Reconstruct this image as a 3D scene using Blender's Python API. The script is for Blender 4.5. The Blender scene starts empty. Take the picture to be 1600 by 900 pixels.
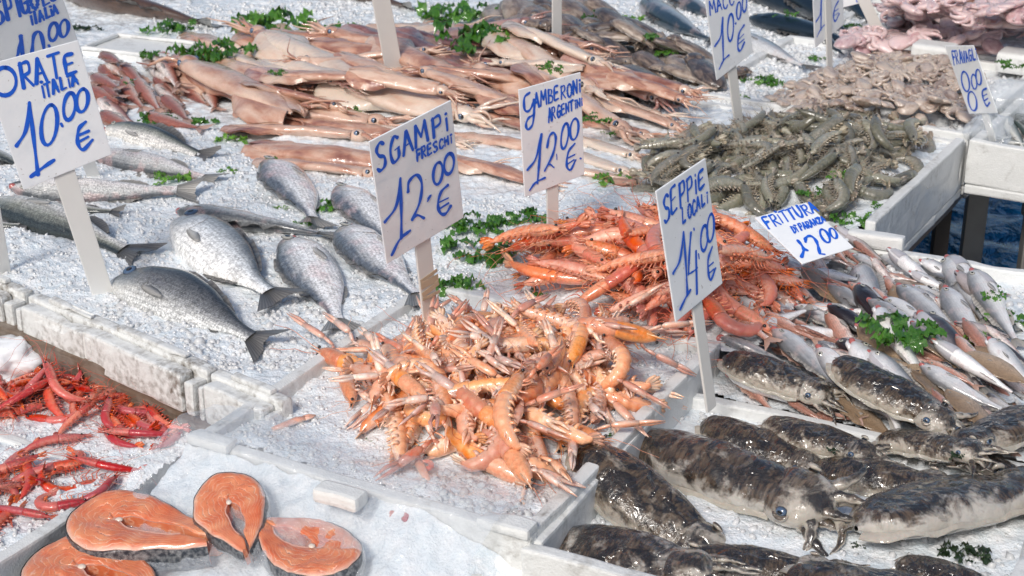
import bpy, bmesh, math, random
import numpy as np
from math import radians, sin, cos, pi
from mathutils import Matrix, Vector, Euler
random.seed(7); rng = np.random.default_rng(11)
SC = bpy.context.scene
COL = SC.collection

# ------------------------------------------------------------------ camera, sky, sun, exposure
PITCH = radians(23.0); HFOV = radians(36.0); CAMH = 1.0
FPX = 800 / math.tan(HFOV / 2)
cd = bpy.data.cameras.new('camera'); cam = bpy.data.objects.new('camera', cd); COL.objects.link(cam)
cd.sensor_width = 36; cd.angle = HFOV; cd.clip_start = .05; cd.clip_end = 500
cam.location = (0, 0, CAMH); cam.rotation_euler = (pi/2 - PITCH, 0, 0)
cd.dof.use_dof = True; cd.dof.focus_distance = 2.25; cd.dof.aperture_fstop = 12
SC.camera = cam
SUN_EL, SUN_AZ = radians(42), radians(-156)        # azimuth measured from +Y towards +X
w = bpy.data.worlds.new('World'); SC.world = w; w.use_nodes = True
sky = w.node_tree.nodes.new('ShaderNodeTexSky'); sky.sky_type = 'NISHITA'; sky.sun_disc = False
sky.sun_elevation = SUN_EL; sky.sun_rotation = SUN_AZ; sky.air_density = 1.0; sky.dust_density = 3.0
w.node_tree.links.new(sky.outputs[0], w.node_tree.nodes['Background'].inputs[0])
w.node_tree.nodes['Background'].inputs[1].default_value = .10
sl = bpy.data.lights.new('sun', 'SUN'); so = bpy.data.objects.new('sun', sl); COL.objects.link(so)
sl.energy = 2.2; sl.angle = radians(13); sl.color = (1, .965, .92)
so.location = (0, 0, 6)
so.rotation_euler = Vector((-sin(SUN_AZ)*cos(SUN_EL), -cos(SUN_AZ)*cos(SUN_EL), -sin(SUN_EL))).to_track_quat('-Z', 'Y').to_euler()
vs = SC.view_settings; vs.view_transform = 'Standard'; vs.look = 'None'; vs.exposure = 0.13; vs.gamma = 1; vs.use_curve_mapping = False
SC.cycles.use_denoising = True
SC.cycles.max_bounces = 8; SC.cycles.diffuse_bounces = 3; SC.cycles.glossy_bounces = 3; SC.cycles.transmission_bounces = 6
SC.cycles.transparent_max_bounces = 8; SC.cycles.caustics_reflective = False; SC.cycles.caustics_refractive = False

# ------------------------------------------------------------------ where a pixel of the photograph lies in the place
SP, CP = sin(PITCH), cos(PITCH)
CAM = np.array([0, 0, CAMH])
def ray(px, py):
    u, v = (px-800)/FPX, (py-450)/FPX
    return np.array([u, CP - v*SP, -(SP + v*CP)])
def P(px, py, z=0.0):
    d = ray(px, py); t = (z-CAMH)/d[2]
    return CAM + d*t
def mpp(px, py, z=0.0):                      # metres per photo pixel there
    d = ray(px, py); return (CAMH-z)/(-d[2])/FPX
def pix(p):
    q = np.asarray(p, float)-CAM
    zc = q[1]*CP - q[2]*SP; yc = q[1]*SP + q[2]*CP
    return 800+FPX*q[0]/zc, 450-FPX*yc/zc
def poly(pts, z=0.0): return np.array([P(a, b, z)[:2] for a, b in pts])
def inside(pl, x, y):
    x = np.asarray(x); y = np.asarray(y); r = np.zeros(x.shape, bool); n = len(pl)
    for i in range(n):
        x1, y1 = pl[i]; x2, y2 = pl[(i+1) % n]
        c = (y1 > y) != (y2 > y)
        r ^= c & (x < (x2-x1)*(y-y1)/((y2-y1) if y2 != y1 else 1e-9)+x1)
    return r
def edge_dist(pl, x, y):
    d = np.full(np.shape(x), 9.0)
    for i in range(len(pl)):
        a = np.array(pl[i]); b = np.array(pl[(i+1) % len(pl)]); ab = b-a
        t = np.clip(((x-a[0])*ab[0]+(y-a[1])*ab[1])/(ab@ab), 0, 1)
        d = np.minimum(d, np.hypot(x-a[0]-t*ab[0], y-a[1]-t*ab[1]))
    return d

# ------------------------------------------------------------------ noise and curves
def vnoise(p, seed=0):
    p = np.asarray(p, float); i = np.floor(p).astype(np.int64); f = p-i; f = f*f*(3-2*f)
    def h(a, b, c):
        n = (a*374761393 + b*668265263 + c*2147483647 + seed*974711) & 0xffffffff
        n = ((n ^ (n >> 13))*1274126177) & 0xffffffff
        n = (n ^ (n >> 16)) & 0xffff
        return n/32767.5-1
    o = 0
    for dx in (0, 1):
        for dy in (0, 1):
            for dz in (0, 1):
                wgt = (f[..., 0] if dx else 1-f[..., 0])*(f[..., 1] if dy else 1-f[..., 1])*(f[..., 2] if dz else 1-f[..., 2])
                o = o+wgt*h(i[..., 0]+dx, i[..., 1]+dy, i[..., 2]+dz)
    return o
def n2(x, y, s, seed=0):
    return vnoise(np.stack([np.asarray(x)*s, np.asarray(y)*s, np.zeros_like(np.asarray(x, float))+.37], -1), seed)
def kn(knots, t):
    kx = np.array([k[0] for k in knots], float); ky = np.array([k[1] for k in knots], float)
    m = np.gradient(ky, kx); t = np.clip(t, kx[0], kx[-1])
    i = np.clip(np.searchsorted(kx, t, 'right')-1, 0, len(kx)-2)
    h = kx[i+1]-kx[i]; s = (t-kx[i])/h
    lo = np.minimum(ky[i], ky[i+1])*.9; 
    v = (2*s**3-3*s**2+1)*ky[i]+(s**3-2*s**2+s)*h*m[i]+(-2*s**3+3*s**2)*ky[i+1]+(s**3-s**2)*h*m[i+1]
    return np.maximum(v, lo)
def crom(pts, n=6):
    pts = np.array(pts, float)
    if len(pts) < 3: return np.array([pts[0]+(pts[-1]-pts[0])*k/n for k in range(n+1)])
    p = np.vstack([2*pts[0]-pts[1], pts, 2*pts[-1]-pts[-2]]); o = []
    for i in range(1, len(p)-2):
        for k in range(n):
            t = k/n; a, b, c, d = p[i-1], p[i], p[i+1], p[i+2]
            o.append(.5*(2*b+(c-a)*t+(2*a-5*b+4*c-d)*t*t+(3*b-a-3*c+d)*t**3))
    o.append(p[-2]); return np.array(o)

# ------------------------------------------------------------------ meshes
class Geo:
    def __init__(s): s.v = []; s.f = []; s.uv = []; s.m = []; s.n = 0
    def add(s, v, f, uv=None, m=0):
        v = np.asarray(v, float).reshape(-1, 3)
        s.v.append(v); s.uv.append(np.zeros((len(v), 2)) if uv is None else np.asarray(uv, float).reshape(-1, 2))
        s.f += [tuple(int(i)+s.n for i in q) for q in f]; s.m += [m]*len(f); s.n += len(v); return s
    def grid(s, V, UV=None, m=0, wrap=False):
        a, b = V.shape[:2]; f = []
        for i in range(a-1):
            for j in range(b if wrap else b-1):
                k = (j+1) % b; f.append((i*b+j, i*b+k, (i+1)*b+k, (i+1)*b+j))
        return s.add(V, f, UV, m)
    def tube(s, pts, r, k=6, m=0, u=(0, 1), flat=1.0):
        pts = np.array(pts, float); n = len(pts); r = np.broadcast_to(np.asarray(r, float), (n,))
        T = np.gradient(pts, axis=0); T /= np.linalg.norm(T, axis=1)[:, None]+1e-12
        ref = np.array([0, 0, 1.]) if abs(T[0, 2]) < .9 else np.array([1., 0, 0])
        V = np.zeros((n, k, 3)); UV = np.zeros((n, k, 2)); a = np.arange(k)*2*pi/k
        for i in range(n):
            A = np.cross(ref, T[i]); A /= np.linalg.norm(A)+1e-12; B = np.cross(T[i], A); ref = B
            V[i] = pts[i]+r[i]*(np.cos(a)[:, None]*A+np.sin(a)[:, None]*B*flat)
            UV[i, :, 0] = u[0]+(u[1]-u[0])*i/(n-1); UV[i, :, 1] = .5+.5*np.sin(a)
        b = s.n; s.grid(V, UV, m, True)
        s.f += [tuple(b+j for j in range(k))[::-1], tuple(b+(n-1)*k+j for j in range(k))]; s.m += [m, m]
        return s
    def ell(s, c, r, k=10, n=7, m=0, R=None):
        ph = np.linspace(0, pi, n); a = np.arange(k)*2*pi/k
        V = np.stack([np.cos(ph)[:, None]+0*a, np.sin(ph)[:, None]*np.cos(a), np.sin(ph)[:, None]*np.sin(a)], -1)*np.array(r)
        if R is not None: V = V@np.array(R).T
        UV = np.stack([np.repeat((ph/pi)[:, None], k, 1), .5+.5*np.sin(ph)[:, None]*np.cos(a)], -1)
        return s.grid(V+np.array(c), UV, m, True)
    def box(s, c, sz, rz=0, m=0, R=None, taper=0):
        x, y, z = np.array(sz)/2
        v = np.array([(i*x*(1-(taper if k > 0 else 0)), j*y*(1-(taper if k > 0 else 0)), k*z) for k in (-1, 1) for j in (-1, 1) for i in (-1, 1)])
        M = np.array(R) if R is not None else np.array([[cos(rz), -sin(rz), 0], [sin(rz), cos(rz), 0], [0, 0, 1]])
        return s.add(v@M.T+np.array(c), [(0, 2, 3, 1), (4, 5, 7, 6), (0, 1, 5, 4), (2, 6, 7, 3), (0, 4, 6, 2), (1, 3, 7, 5)], None, m)
    def mesh(s, name, mats, smooth=True):
        me = bpy.data.meshes.new(name); V = np.vstack(s.v)
        me.from_pydata(V.tolist(), [], s.f)
        uv = me.uv_layers.new(name='UVMap'); U = np.vstack(s.uv)
        li = np.zeros(len(me.loops), np.int32); me.loops.foreach_get('vertex_index', li)
        uv.data.foreach_set('uv', U[li].ravel())
        for mt in (mats if isinstance(mats, (list, tuple)) else [mats]): me.materials.append(mt)
        me.polygons.foreach_set('material_index', np.array(s.m, np.int32))
        if smooth: me.shade_smooth()
        me.update(); return me
def bevel(me, w, seg=2):
    bm = bmesh.new(); bm.from_mesh(me)
    bmesh.ops.remove_doubles(bm, verts=bm.verts, dist=1e-6)
    bmesh.ops.bevel(bm, geom=list(bm.edges), offset=w, segments=seg, profile=.6, affect='EDGES')
    bm.to_mesh(me); bm.free()
    for p in me.polygons: p.use_smooth = False
    return me
def link(name, data, parent=None, M=None):
    o = bpy.data.objects.new(name, data); COL.objects.link(o)
    if parent is not None: o.parent = parent
    if M is not None: o.matrix_local = M
    return o
def tag(o, label=None, cat=None, group=None, kind=None):
    if label: o['label'] = label
    if cat: o['category'] = cat
    if group: o['group'] = group
    if kind: o['kind'] = kind
    return o
def empty(name, loc, R=None):
    o = bpy.data.objects.new(name, None); COL.objects.link(o); o.empty_display_size = .02
    M = (R.to_4x4() if R is not None else Matrix.Identity(4)); M.translation = Vector([float(c) for c in loc]); o.matrix_world = M
    return o
def spawn(name, parts, loc, R=None, scale=1.0, label=None, cat=None, group=None):
    """an Empty with one child per (part name, mesh, stuff?)"""
    r = empty(name, loc, R)
    for q in parts:
        o = link(q[0], q[1], r)
        if scale != 1.0: o.scale = (scale,)*3
        if len(q) > 2 and q[2]: o['kind'] = 'stuff'
    return tag(r, label, cat, group)
def rot(yaw, pitch=0, roll=0):
    return Matrix.Rotation(yaw, 3, 'Z') @ Matrix.Rotation(-pitch, 3, 'Y') @ Matrix.Rotation(roll, 3, 'X')

# ------------------------------------------------------------------ materials
class NT:
    def __init__(s, name):
        s.mat = bpy.data.materials.new(name); s.mat.use_nodes = True; s.t = s.mat.node_tree
        s.b = s.t.nodes['Principled BSDF']; s.out = s.t.nodes['Material Output']
    def n(s, ty, **k):
        q = s.t.nodes.new(ty)
        for a, b in k.items(): setattr(q, a, b)
        return q
    def put(s, sock, v):
        if hasattr(v, 'is_output'): s.t.links.new(v, sock)
        elif isinstance(v, (tuple, list)) and len(v) == 3 and sock.type == 'RGBA': sock.default_value = (*v, 1)
        else: sock.default_value = v
    def set(s, **k):
        for a, v in k.items(): s.put(s.b.inputs[a.replace('_', ' ')], v)
        return s
    def obj(s): return s.n('ShaderNodeTexCoord').outputs['Object']
    def uv(s): return s.n('ShaderNodeTexCoord').outputs['UV']
    def geo(s): return s.n('ShaderNodeNewGeometry').outputs['Position']
    def rnd(s): return s.n('ShaderNodeObjectInfo').outputs['Random']
    def sep(s, v):
        q = s.n('ShaderNodeSeparateXYZ'); s.put(q.inputs[0], v); return q.outputs
    def noise(s, vec, sc, det=4, rough=.55, dist=0):
        q = s.n('ShaderNodeTexNoise'); s.put(q.inputs['Vector'], vec); q.inputs['Scale'].default_value = sc
        q.inputs['Detail'].default_value = det; q.inputs['Roughness'].default_value = rough; q.inputs['Distortion'].default_value = dist
        return q.outputs['Fac']
    def vor(s, vec, sc, feat='F1', out='Distance', rnd=1.0):
        q = s.n('ShaderNodeTexVoronoi', feature=feat); s.put(q.inputs['Vector'], vec); q.inputs['Scale'].default_value = sc
        q.inputs['Randomness'].default_value = rnd
        return q.outputs[out]
    def mapv(s, vec, sc=(1, 1, 1), rz=0, loc=None):
        q = s.n('ShaderNodeMapping'); s.put(q.inputs['Vector'], vec); q.inputs['Scale'].default_value = sc; q.inputs['Rotation'].default_value = (0, 0, rz)
        if loc is not None: s.put(q.inputs['Location'], loc)
        return q.outputs[0]
    def ramp(s, f, stops, mode='LINEAR'):
        q = s.n('ShaderNodeValToRGB'); s.put(q.inputs[0], f); c = q.color_ramp; c.interpolation = mode
        while len(c.elements) < len(stops): c.elements.new(.5)
        for e, (p, col) in zip(c.elements, stops):
            e.position = p; e.color = (*(col if isinstance(col, (tuple, list)) else (col,)*3), 1)
        return q.outputs[0]
    def mix(s, f, a, b, mode='MIX'):
        q = s.n('ShaderNodeMix', data_type='RGBA', blend_type=mode); s.put(q.inputs[0], f); s.put(q.inputs[6], a); s.put(q.inputs[7], b); return q.outputs[2]
    def ma(s, op, a, b=0.0, c=None):
        q = s.n('ShaderNodeMath', operation=op); s.put(q.inputs[0], a); s.put(q.inputs[1], b)
        if c is not None: s.put(q.inputs[2], c)
        return q.outputs[0]
    def bump(s, h, st=.5, d=.001, nrm=None):
        q = s.n('ShaderNodeBump'); s.put(q.inputs['Height'], h); q.inputs['Strength'].default_value = st; q.inputs['Distance'].default_value = d
        if nrm is not None: s.put(q.inputs['Normal'], nrm)
        return q.outputs[0]
def ovec(m):                                   # object coordinates shifted by the object's own random number
    o = m.obj(); r = m.rnd(); q = m.n('ShaderNodeVectorMath', operation='ADD'); m.put(q.inputs[0], o)
    c = m.n('ShaderNodeCombineXYZ'); k = m.ma('MULTIPLY', r, 7.3); m.put(c.inputs[0], k); m.put(c.inputs[1], k); m.put(c.inputs[2], k); m.put(q.inputs[1], c.outputs[0])
    return q.outputs[0]
def wet(m, rough=.35, coat=1.0, crough=.06, spec=.5):
    return m.set(Roughness=rough, Coat_Weight=coat, Coat_Roughness=crough, Specular_IOR_Level=spec)

def mat_ice(name, tint=(.80, .86, .90), trans=.45, rough=.18):
    m = NT(name); p = m.geo()
    f = m.noise(p, 60, 3); big = m.noise(p, 9, 3)
    c = m.mix(m.ramp(big, [(.35, 0.), (.7, 1.)]), tint, tuple(min(1, t*1.1) for t in tint))
    m.set(Base_Color=c, Roughness=m.ma('MULTIPLY_ADD', f, .25, rough-.1), Transmission_Weight=trans, IOR=1.31, Coat_Weight=.6, Coat_Roughness=.05)
    m.set(Normal=m.bump(m.noise(p, 220, 2), .35, .002))
    return m.mat
def mat_icebed():
    m = NT('ice_bed'); p = m.geo()
    v = m.vor(p, 150, 'F1'); v2 = m.vor(p, 320, 'F1'); nz = m.noise(p, 45, 4)
    h = m.ma('ADD', m.ma('MULTIPLY', v, 1.0), m.ma('MULTIPLY', v2, .5))
    c = m.mix(m.ramp(nz, [(.3, 0.), (.75, 1.)]), (.74, .82, .87), (.955, .96, .965))
    m.set(Base_Color=c, Roughness=.30, Subsurface_Weight=.35, Subsurface_Scale=.01, Subsurface_Radius=(1., 1., 1.), Coat_Weight=.9, Coat_Roughness=.10, IOR=1.31)
    m.set(Normal=m.bump(m.ma('ADD', h, m.ma('MULTIPLY', m.noise(p, 420, 3), .7)), .42, .006))
    return m.mat
def mat_foam(name='styrofoam', lo=.50, amt=.75):
    m = NT(name); p = m.obj()
    bead = m.vor(p, 330, 'F1'); d = m.noise(p, 14, 6, .65, .6); d2 = m.noise(p, 90, 4)
    dirt = m.ma('MULTIPLY', m.ramp(d, [(lo, 0.), (lo+.2, 1.)]), m.ramp(d2, [(.38, 0.), (.66, 1.)]))
    c = m.mix(m.ma('MULTIPLY', dirt, amt), m.mix(d2, (.80, .81, .80), (.66, .67, .65)), (.16, .13, .10))
    m.set(Base_Color=c, Roughness=.5, Subsurface_Weight=.06, Subsurface_Scale=.006, Subsurface_Radius=(1., 1., 1.), Coat_Weight=.25, Coat_Roughness=.2)
    m.set(Normal=m.bump(m.ma('ADD', bead, m.ma('MULTIPLY', d, .8)), .25, .002))
    return m.mat
def mat_plain(name, col, rough=.5, coat=0., bumps=(120, .2, .001), var=.15, metal=0.):
    m = NT(name); p = m.obj(); nz = m.noise(p, bumps[0]*.3, 4)
    m.set(Base_Color=m.mix(nz, tuple(c*(1-var) for c in col), tuple(min(1, c*(1+var)) for c in col)), Roughness=rough, Coat_Weight=coat, Coat_Roughness=.08, Metallic=metal)
    m.set(Normal=m.bump(m.noise(p, bumps[0], 3), bumps[1], bumps[2])); return m.mat
def mat_fish(name, back, flank, belly, metal=.35, scale=0., blush=None, edge=(.55, .8), spots=None, rough=.3, cs=.25):
    m = NT(name); u = m.sep(m.uv()); o = ovec(m); nz = m.noise(o, 22, 5, .6)
    v = m.ma('ADD', u[1], m.ma('MULTIPLY_ADD', nz, .34, -.17))
    c = m.ramp(v, [(.0, belly), (max(.02, edge[0]-.32), belly), (edge[0], flank), (edge[1], back), (1., tuple(x*.7 for x in back))])
    if blush: c = m.mix(m.ma('MULTIPLY', m.ramp(m.noise(o, 9, 4), [(.52, 0.), (.70, 1.)]), .5), c, blush)
    head = m.ramp(m.ma('ADD', u[0], m.ma('MULTIPLY', m.noise(o, 60, 4), .06)), [(.0, 1.), (.22, .6), (.30, 0.)])
    if spots: c = m.mix(m.ma('MULTIPLY', m.ramp(m.noise(o, 75, 3), [(.55, 0.), (.62, 1.)]), .8), c, spots)
    sp = m.mapv(m.obj(), (1, .8, .6)); vd = m.vor(sp, scale*.62 if scale else 420, 'F1', rnd=.5); fl = m.sep(m.vor(sp, scale*.62 if scale else 420, 'F1', 'Color', rnd=.5))[0]; fine = m.noise(o, 300, 3)
    sc = m.mix(1.0, c, m.ramp(vd, [(.0, 1.), (.45, .92), (.8, 1-cs)]), 'MULTIPLY')
    sc = m.mix(.8 if scale else .35, sc, m.mix(1.0, sc, m.ramp(m.ma('ADD', m.ma('ADD', m.ma('MULTIPLY', fl, .34), m.ma('MULTIPLY', nz, .55)), m.ma('MULTIPLY', m.ma('SINE', m.ma('MULTIPLY', m.sep(m.obj())[1], 330.)), .05)), [(.20, .55), (.62, 1.7)]), 'MULTIPLY'))
    c = m.mix(m.ma('MULTIPLY', head, .5), sc, c)
    c = m.mix(.5, c, m.mix(1.0, c, m.ramp(fine, [(.3, .6), (.7, 1.4)]), 'MULTIPLY'))
    m.set(Base_Color=c, Metallic=m.ma('MULTIPLY', m.ramp(u[1], [(.0, .3), (.4, 1.), (1, .7)]), metal))
    wet(m, rough, .8, .07)
    b = m.bump(vd, .55 if scale else .2, .0016); m.set(Normal=m.bump(m.noise(o, 55, 3), .25, .003, b)); return m.mat
def mat_fin(name, col, tip, alpha=.9):
    m = NT(name); u = m.sep(m.uv()); st = m.ma('SINE', m.ma('MULTIPLY', u[1], 90.))
    c = m.mix(u[0], col, tip); c = m.mix(m.ma('MULTIPLY_ADD', st, .25, .25), c, tuple(x*.4 for x in col))
    m.set(Base_Color=c, Alpha=alpha); wet(m, .35, .7, .1); m.set(Normal=m.bump(st, .4, .0008)); return m.mat
def mat_eye(name, ring):
    m = NT(name); u = m.sep(m.uv()); c = m.ramp(u[0], [(0., (.006, .006, .008)), (.40, (.008, .008, .01)), (.46, ring), (.8, tuple(x*.75 for x in ring)), (1., (.05, .05, .05))])
    m.set(Base_Color=c, Metallic=.2); wet(m, .15, 1., .02); return m.mat
def mat_shell(name, deep, mid, pale, seg=1.0, dark=None, rough=.28, sss=.25, headdark=.5, hue=.0):
    m = NT(name); u = m.sep(m.uv()); o = ovec(m); nz = m.noise(o, 40, 5, .6); r = m.rnd()
    v = m.ma('ADD', u[1], m.ma('MULTIPLY_ADD', nz, .5, -.25))
    c = m.ramp(v, [(0., pale), (.35, pale), (.65, mid), (1., deep)])
    c = m.mix(m.ramp(m.noise(o, 18, 3), [(.42, 0.), (.62, .85)]), c, mid)
    c = m.mix(m.ma('MULTIPLY', m.ramp(m.noise(o, 90, 3), [(.5, 0.), (.75, 1.)]), .55), c, deep)
    if dark: c = m.mix(m.ma('MULTIPLY', m.ma('MULTIPLY', m.ramp(u[0], [(.0, .6), (.15, 1.), (.36, .6), (.44, 0.)]), m.ramp(m.noise(o, 35, 4), [(.45, 0.), (.62, 1.)])), headdark), c, dark)
    hs = m.n('ShaderNodeHueSaturation'); m.put(hs.inputs['Color'], c); m.put(hs.inputs['Value'], m.ma('MULTIPLY_ADD', r, .45, .75)); m.put(hs.inputs['Hue'], m.ma('MULTIPLY_ADD', r, .02, .484))
    m.put(hs.inputs['Saturation'], m.ma('MULTIPLY_ADD', m.ma('FRACT', m.ma('MULTIPLY', r, 13.7)), .3, .8))
    m.set(Base_Color=hs.outputs[0], Subsurface_Weight=sss, Subsurface_Scale=.006, Subsurface_Radius=(1., .45, .25)); wet(m, rough, .9, .08)
    m.set(Normal=m.bump(m.noise(o, 160, 4), .35, .0015)); return m.mat
def mat_cuttle(name, pale, brown, ink, amt=.5, sil=True):
    m = NT(name); u = m.sep(m.uv()); o = ovec(m); r = m.rnd()
    n1 = m.noise(o, 4.5, 6, .66, .5); n3 = m.noise(o, 16, 6, .62); n4 = m.noise(o, 5.5, 5, .6, 1.2)
    st = m.noise(m.mapv(o, (2.4, .5, .5)), 22, 4)
    top = m.ramp(m.ma('ADD', u[1], m.ma('MULTIPLY_ADD', n1, .5, -.25)), [(.52, 0.), (.92, 1.)])
    shift = m.ma('MULTIPLY_ADD', r, .08, amt-.63)
    k = m.ramp(m.ma('ADD', m.ma('ADD', m.ma('MULTIPLY', n1, .78), m.ma('MULTIPLY', n3, .22)), m.ma('MULTIPLY_ADD', top, .24, shift)), [(.46, 0.), (.60, 1.)])
    c = m.mix(n3, tuple(x*.6 for x in pale), pale); c = m.mix(m.ma('MULTIPLY', m.ramp(n4, [(.45, 0.), (.7, 1.)]), .5), c, (.33, .28, .22))
    c = m.mix(k, c, m.mix(m.ramp(st, [(.4, 0.), (.6, 1.)]), brown, tuple(x*.35 for x in brown)))
    ik = m.ma('MULTIPLY', m.ramp(m.ma('MULTIPLY', n4, m.ma('ADD', .62, m.ma('MULTIPLY', top, .42))), [(.45, 0.), (.57, 1.)]), .88)
    c = m.mix(ik, c, ink)
    wht = m.ramp(m.noise(o, 130, 3), [(.60, 0.), (.68, 1.)]); c = m.mix(m.ma('MULTIPLY', wht, .0), c, (.5, .47, .42))
    m.set(Base_Color=c, Subsurface_Weight=.12, Subsurface_Scale=.01); wet(m, .26, 1., .05)
    m.set(Normal=m.bump(m.noise(o, 14, 4), .35, .012))
    m.put(m.b.inputs['Coat Normal'], m.bump(m.noise(o, 8, 2, .45, .6), .6, .03)); return m.mat
def mat_squid(name, pale, mid, dark, amt=.5):
    m = NT(name); u = m.sep(m.uv()); o = ovec(m); r = m.rnd()
    n1 = m.noise(m.mapv(o, (.5, 1.2, 1)), 9, 5, .6, .4); sp = m.vor(o, 260, 'F1'); n3 = m.noise(o, 80, 4)
    t = m.ma('ADD', n1, m.ma('MULTIPLY_ADD', r, .30, -.15+amt-.5))
    c = m.ramp(t, [(.30, pale), (.46, tuple((a+b)/2 for a, b in zip(pale, mid))), (.56, mid), (.74, dark)])
    c = m.mix(m.ma('MULTIPLY', m.ramp(u[1], [(.0, 1.), (.42, .0)]), .7), c, pale)
    c = m.mix(m.ma('MULTIPLY', m.ramp(sp, [(.15, 1.), (.35, 0.)]), .5), c, dark)
    m.set(Base_Color=c, Subsurface_Weight=.2, Subsurface_Scale=.01, Subsurface_Radius=(1, .5, .35)); wet(m, .3, 1., .05)
    m.set(Normal=m.bump(n3, .25, .002)); m.put(m.b.inputs['Coat Normal'], m.bump(m.noise(o, 12, 3), .4, .015)); return m.mat

M = {}
M['ice'] = mat_ice('crushed_ice', (.94, .96, .97), .35, .16); M['icebed'] = mat_icebed(); M['foam'] = mat_foam('styrofoam', .53, .7); M['foamd'] = mat_foam('dirty_styrofoam', .42, .95)
M['iceclear'] = mat_ice('clear_ice', (.95, .97, .975), .40, .12)
M['bream'] = mat_fish('bream_skin', (.05, .06, .07), (.74, .76, .77), (.92, .91, .88), .15, 230, cs=.3, edge=(.60, .93))
M['bream_pale'] = mat_fish('bream_pale_skin', (.11, .13, .16), (.88, .88, .88), (.94, .91, .88), .12, 230, (.72, .50, .49), cs=.2, edge=(.66, .93))
M['bream_dark'] = mat_fish('bream_dark_skin', (.035, .037, .04), (.24, .245, .25), (.66, .66, .64), .2, 260, cs=.6, edge=(.45, .85))
M['bass'] = mat_fish('bass_skin', (.035, .045, .045), (.27, .28, .24), (.78, .75, .70), .25, 250, cs=.55, edge=(.60, .80))
M['bass_pale'] = mat_fish('bass_pale_skin', (.10, .11, .12), (.58, .58, .56), (.82, .77, .74), .2, 280, (.72, .45, .42), cs=.2, edge=(.68, .93))
M['mack'] = mat_fish('mackerel_skin', (.012, .03, .05), (.05, .09, .13), (.50, .55, .58), .45, 0, edge=(.42, .58))
M['bonito'] = mat_fish('bonito_skin', (.04, .08, .12), (.40, .46, .50), (.74, .74, .74), .4, 0, (.75, .55, .5), edge=(.6, .82))
M['mullet'] = mat_fish('red_mullet_skin', (.34, .11, .08), (.58, .34, .28), (.76, .68, .64), .2, 300, (.46, .13, .08), cs=.35, edge=(.5, .75))
M['hake'] = mat_fish('hake_skin', (.24, .25, .27), (.70, .71, .72), (.90, .89, .89), .2, 0, (.72, .55, .52), edge=(.55, .88), cs=.2)
M['hake_dark'] = mat_fish('dark_whiting_skin', (.025, .02, .025), (.10, .085, .09), (.45, .40, .40), .2, 0, edge=(.45, .7))
M['pinkfish'] = mat_fish('pink_fish_skin', (.46, .21, .15), (.68, .43, .36), (.84, .74, .70), .12, 350, (.5, .2, .14), edge=(.5, .8))
M['sole'] = mat_fish('sole_skin', (.34, .23, .14), (.47, .34, .23), (.50, .38, .28), .0, 420, None, (.4, .7), (.14, .08, .045), .35)
M['sardine'] = mat_fish('small_fish_skin', (.07, .10, .09), (.42, .45, .42), (.70, .70, .66), .45, 0, edge=(.5, .75))
M['slab'] = mat_fish('brown_fish_skin', (.11, .06, .04), (.20, .12, .085), (.30, .2, .15), .0, 0, None, (.4, .8), (.05, .03, .025), .3)
M['fin'] = mat_fin('grey_fin', (.20, .20, .19), (.38, .36, .33)); M['fin_dark'] = mat_fin('dark_fin', (.06, .06, .058), (.20, .19, .18))
M['fin_soft'] = mat_fin('soft_fin', (.52, .51, .49), (.62, .6, .57), .55); M['fin_pink'] = mat_fin('pink_fin', (.50, .28, .20), (.65, .45, .38), .85); M['fin_pale'] = mat_fin('pale_fin', (.38, .36, .33), (.55, .52, .48), .85)
M['fin_tan'] = mat_fin('tan_fin', (.32, .20, .11), (.42, .3, .2), .95)
M['eye'] = mat_eye('fish_eye', (.62, .60, .52)); M['eyeblue'] = mat_eye('cuttlefish_eye', (.10, .16, .26)); M['black'] = mat_plain('black_bead', (.006, .006, .007), .12, 1., var=0)
M['mouth'] = mat_plain('mouth_flesh', (.42, .12, .11), .3, .8); M['gillwhite'] = mat_fin('throat_skin', (.72, .70, .72), (.60, .58, .62), 1.)
M['prawn'] = mat_shell('prawn_shell', (.68, .11, .025), (.78, .22, .08), (.83, .41, .25), dark=(.30, .17, .03))
M['prawn_limb'] = mat_shell('prawn_limb', (.62, .10, .03), (.72, .20, .06), (.78, .34, .15), sss=.1)
M['scampi'] = mat_shell('scampi_shell', (.78, .25, .07), (.85, .41, .19), (.89, .63, .47), dark=(.34, .12, .03), headdark=.35)
M['claw'] = mat_shell('scampi_claw', (.78, .28, .13), (.84, .47, .31), (.88, .70, .58), sss=.2)
M['grey'] = mat_shell('grey_shrimp_shell', (.115, .115, .08), (.23, .225, .165), (.38, .355, .28), dark=(.07, .06, .04), sss=.2, headdark=.6)
M['grey_limb'] = mat_shell('grey_shrimp_limb', (.26, .20, .14), (.36, .30, .22), (.45, .4, .3), sss=.1)
M['red'] = mat_shell('red_shrimp_shell', (.55, .035, .012), (.66, .075, .025), (.72, .20, .10), dark=(.14, .07, .035), sss=.2, headdark=.7)
M['red_limb'] = mat_shell('red_shrimp_limb', (.58, .05, .012), (.68, .10, .02), (.74, .2, .06), sss=.1)
M['cut'] = mat_cuttle('cuttlefish_skin', (.52, .46, .38), (.115, .08, .05), (.013, .011, .010), .52)
M['cut_pale'] = mat_cuttle('cuttlefish_pale_skin', (.60, .56, .50), (.12, .085, .058), (.014, .012, .011), .46)
M['cut_head'] = mat_cuttle('cuttlefish_head_skin', (.54, .49, .42), (.15, .115, .085), (.018, .015, .014), .42)
M['seppia'] = mat_squid('small_cuttlefish_skin', (.42, .34, .27), (.20, .145, .11), (.055, .042, .04), .58)
M['squid'] = mat_squid('squid_skin', (.70, .51, .40), (.50, .265, .18), (.24, .09, .065), .50)
M['squid_dark'] = mat_squid('purple_squid_skin', (.56, .38, .33), (.35, .17, .145), (.14, .055, .055), .52)
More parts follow.
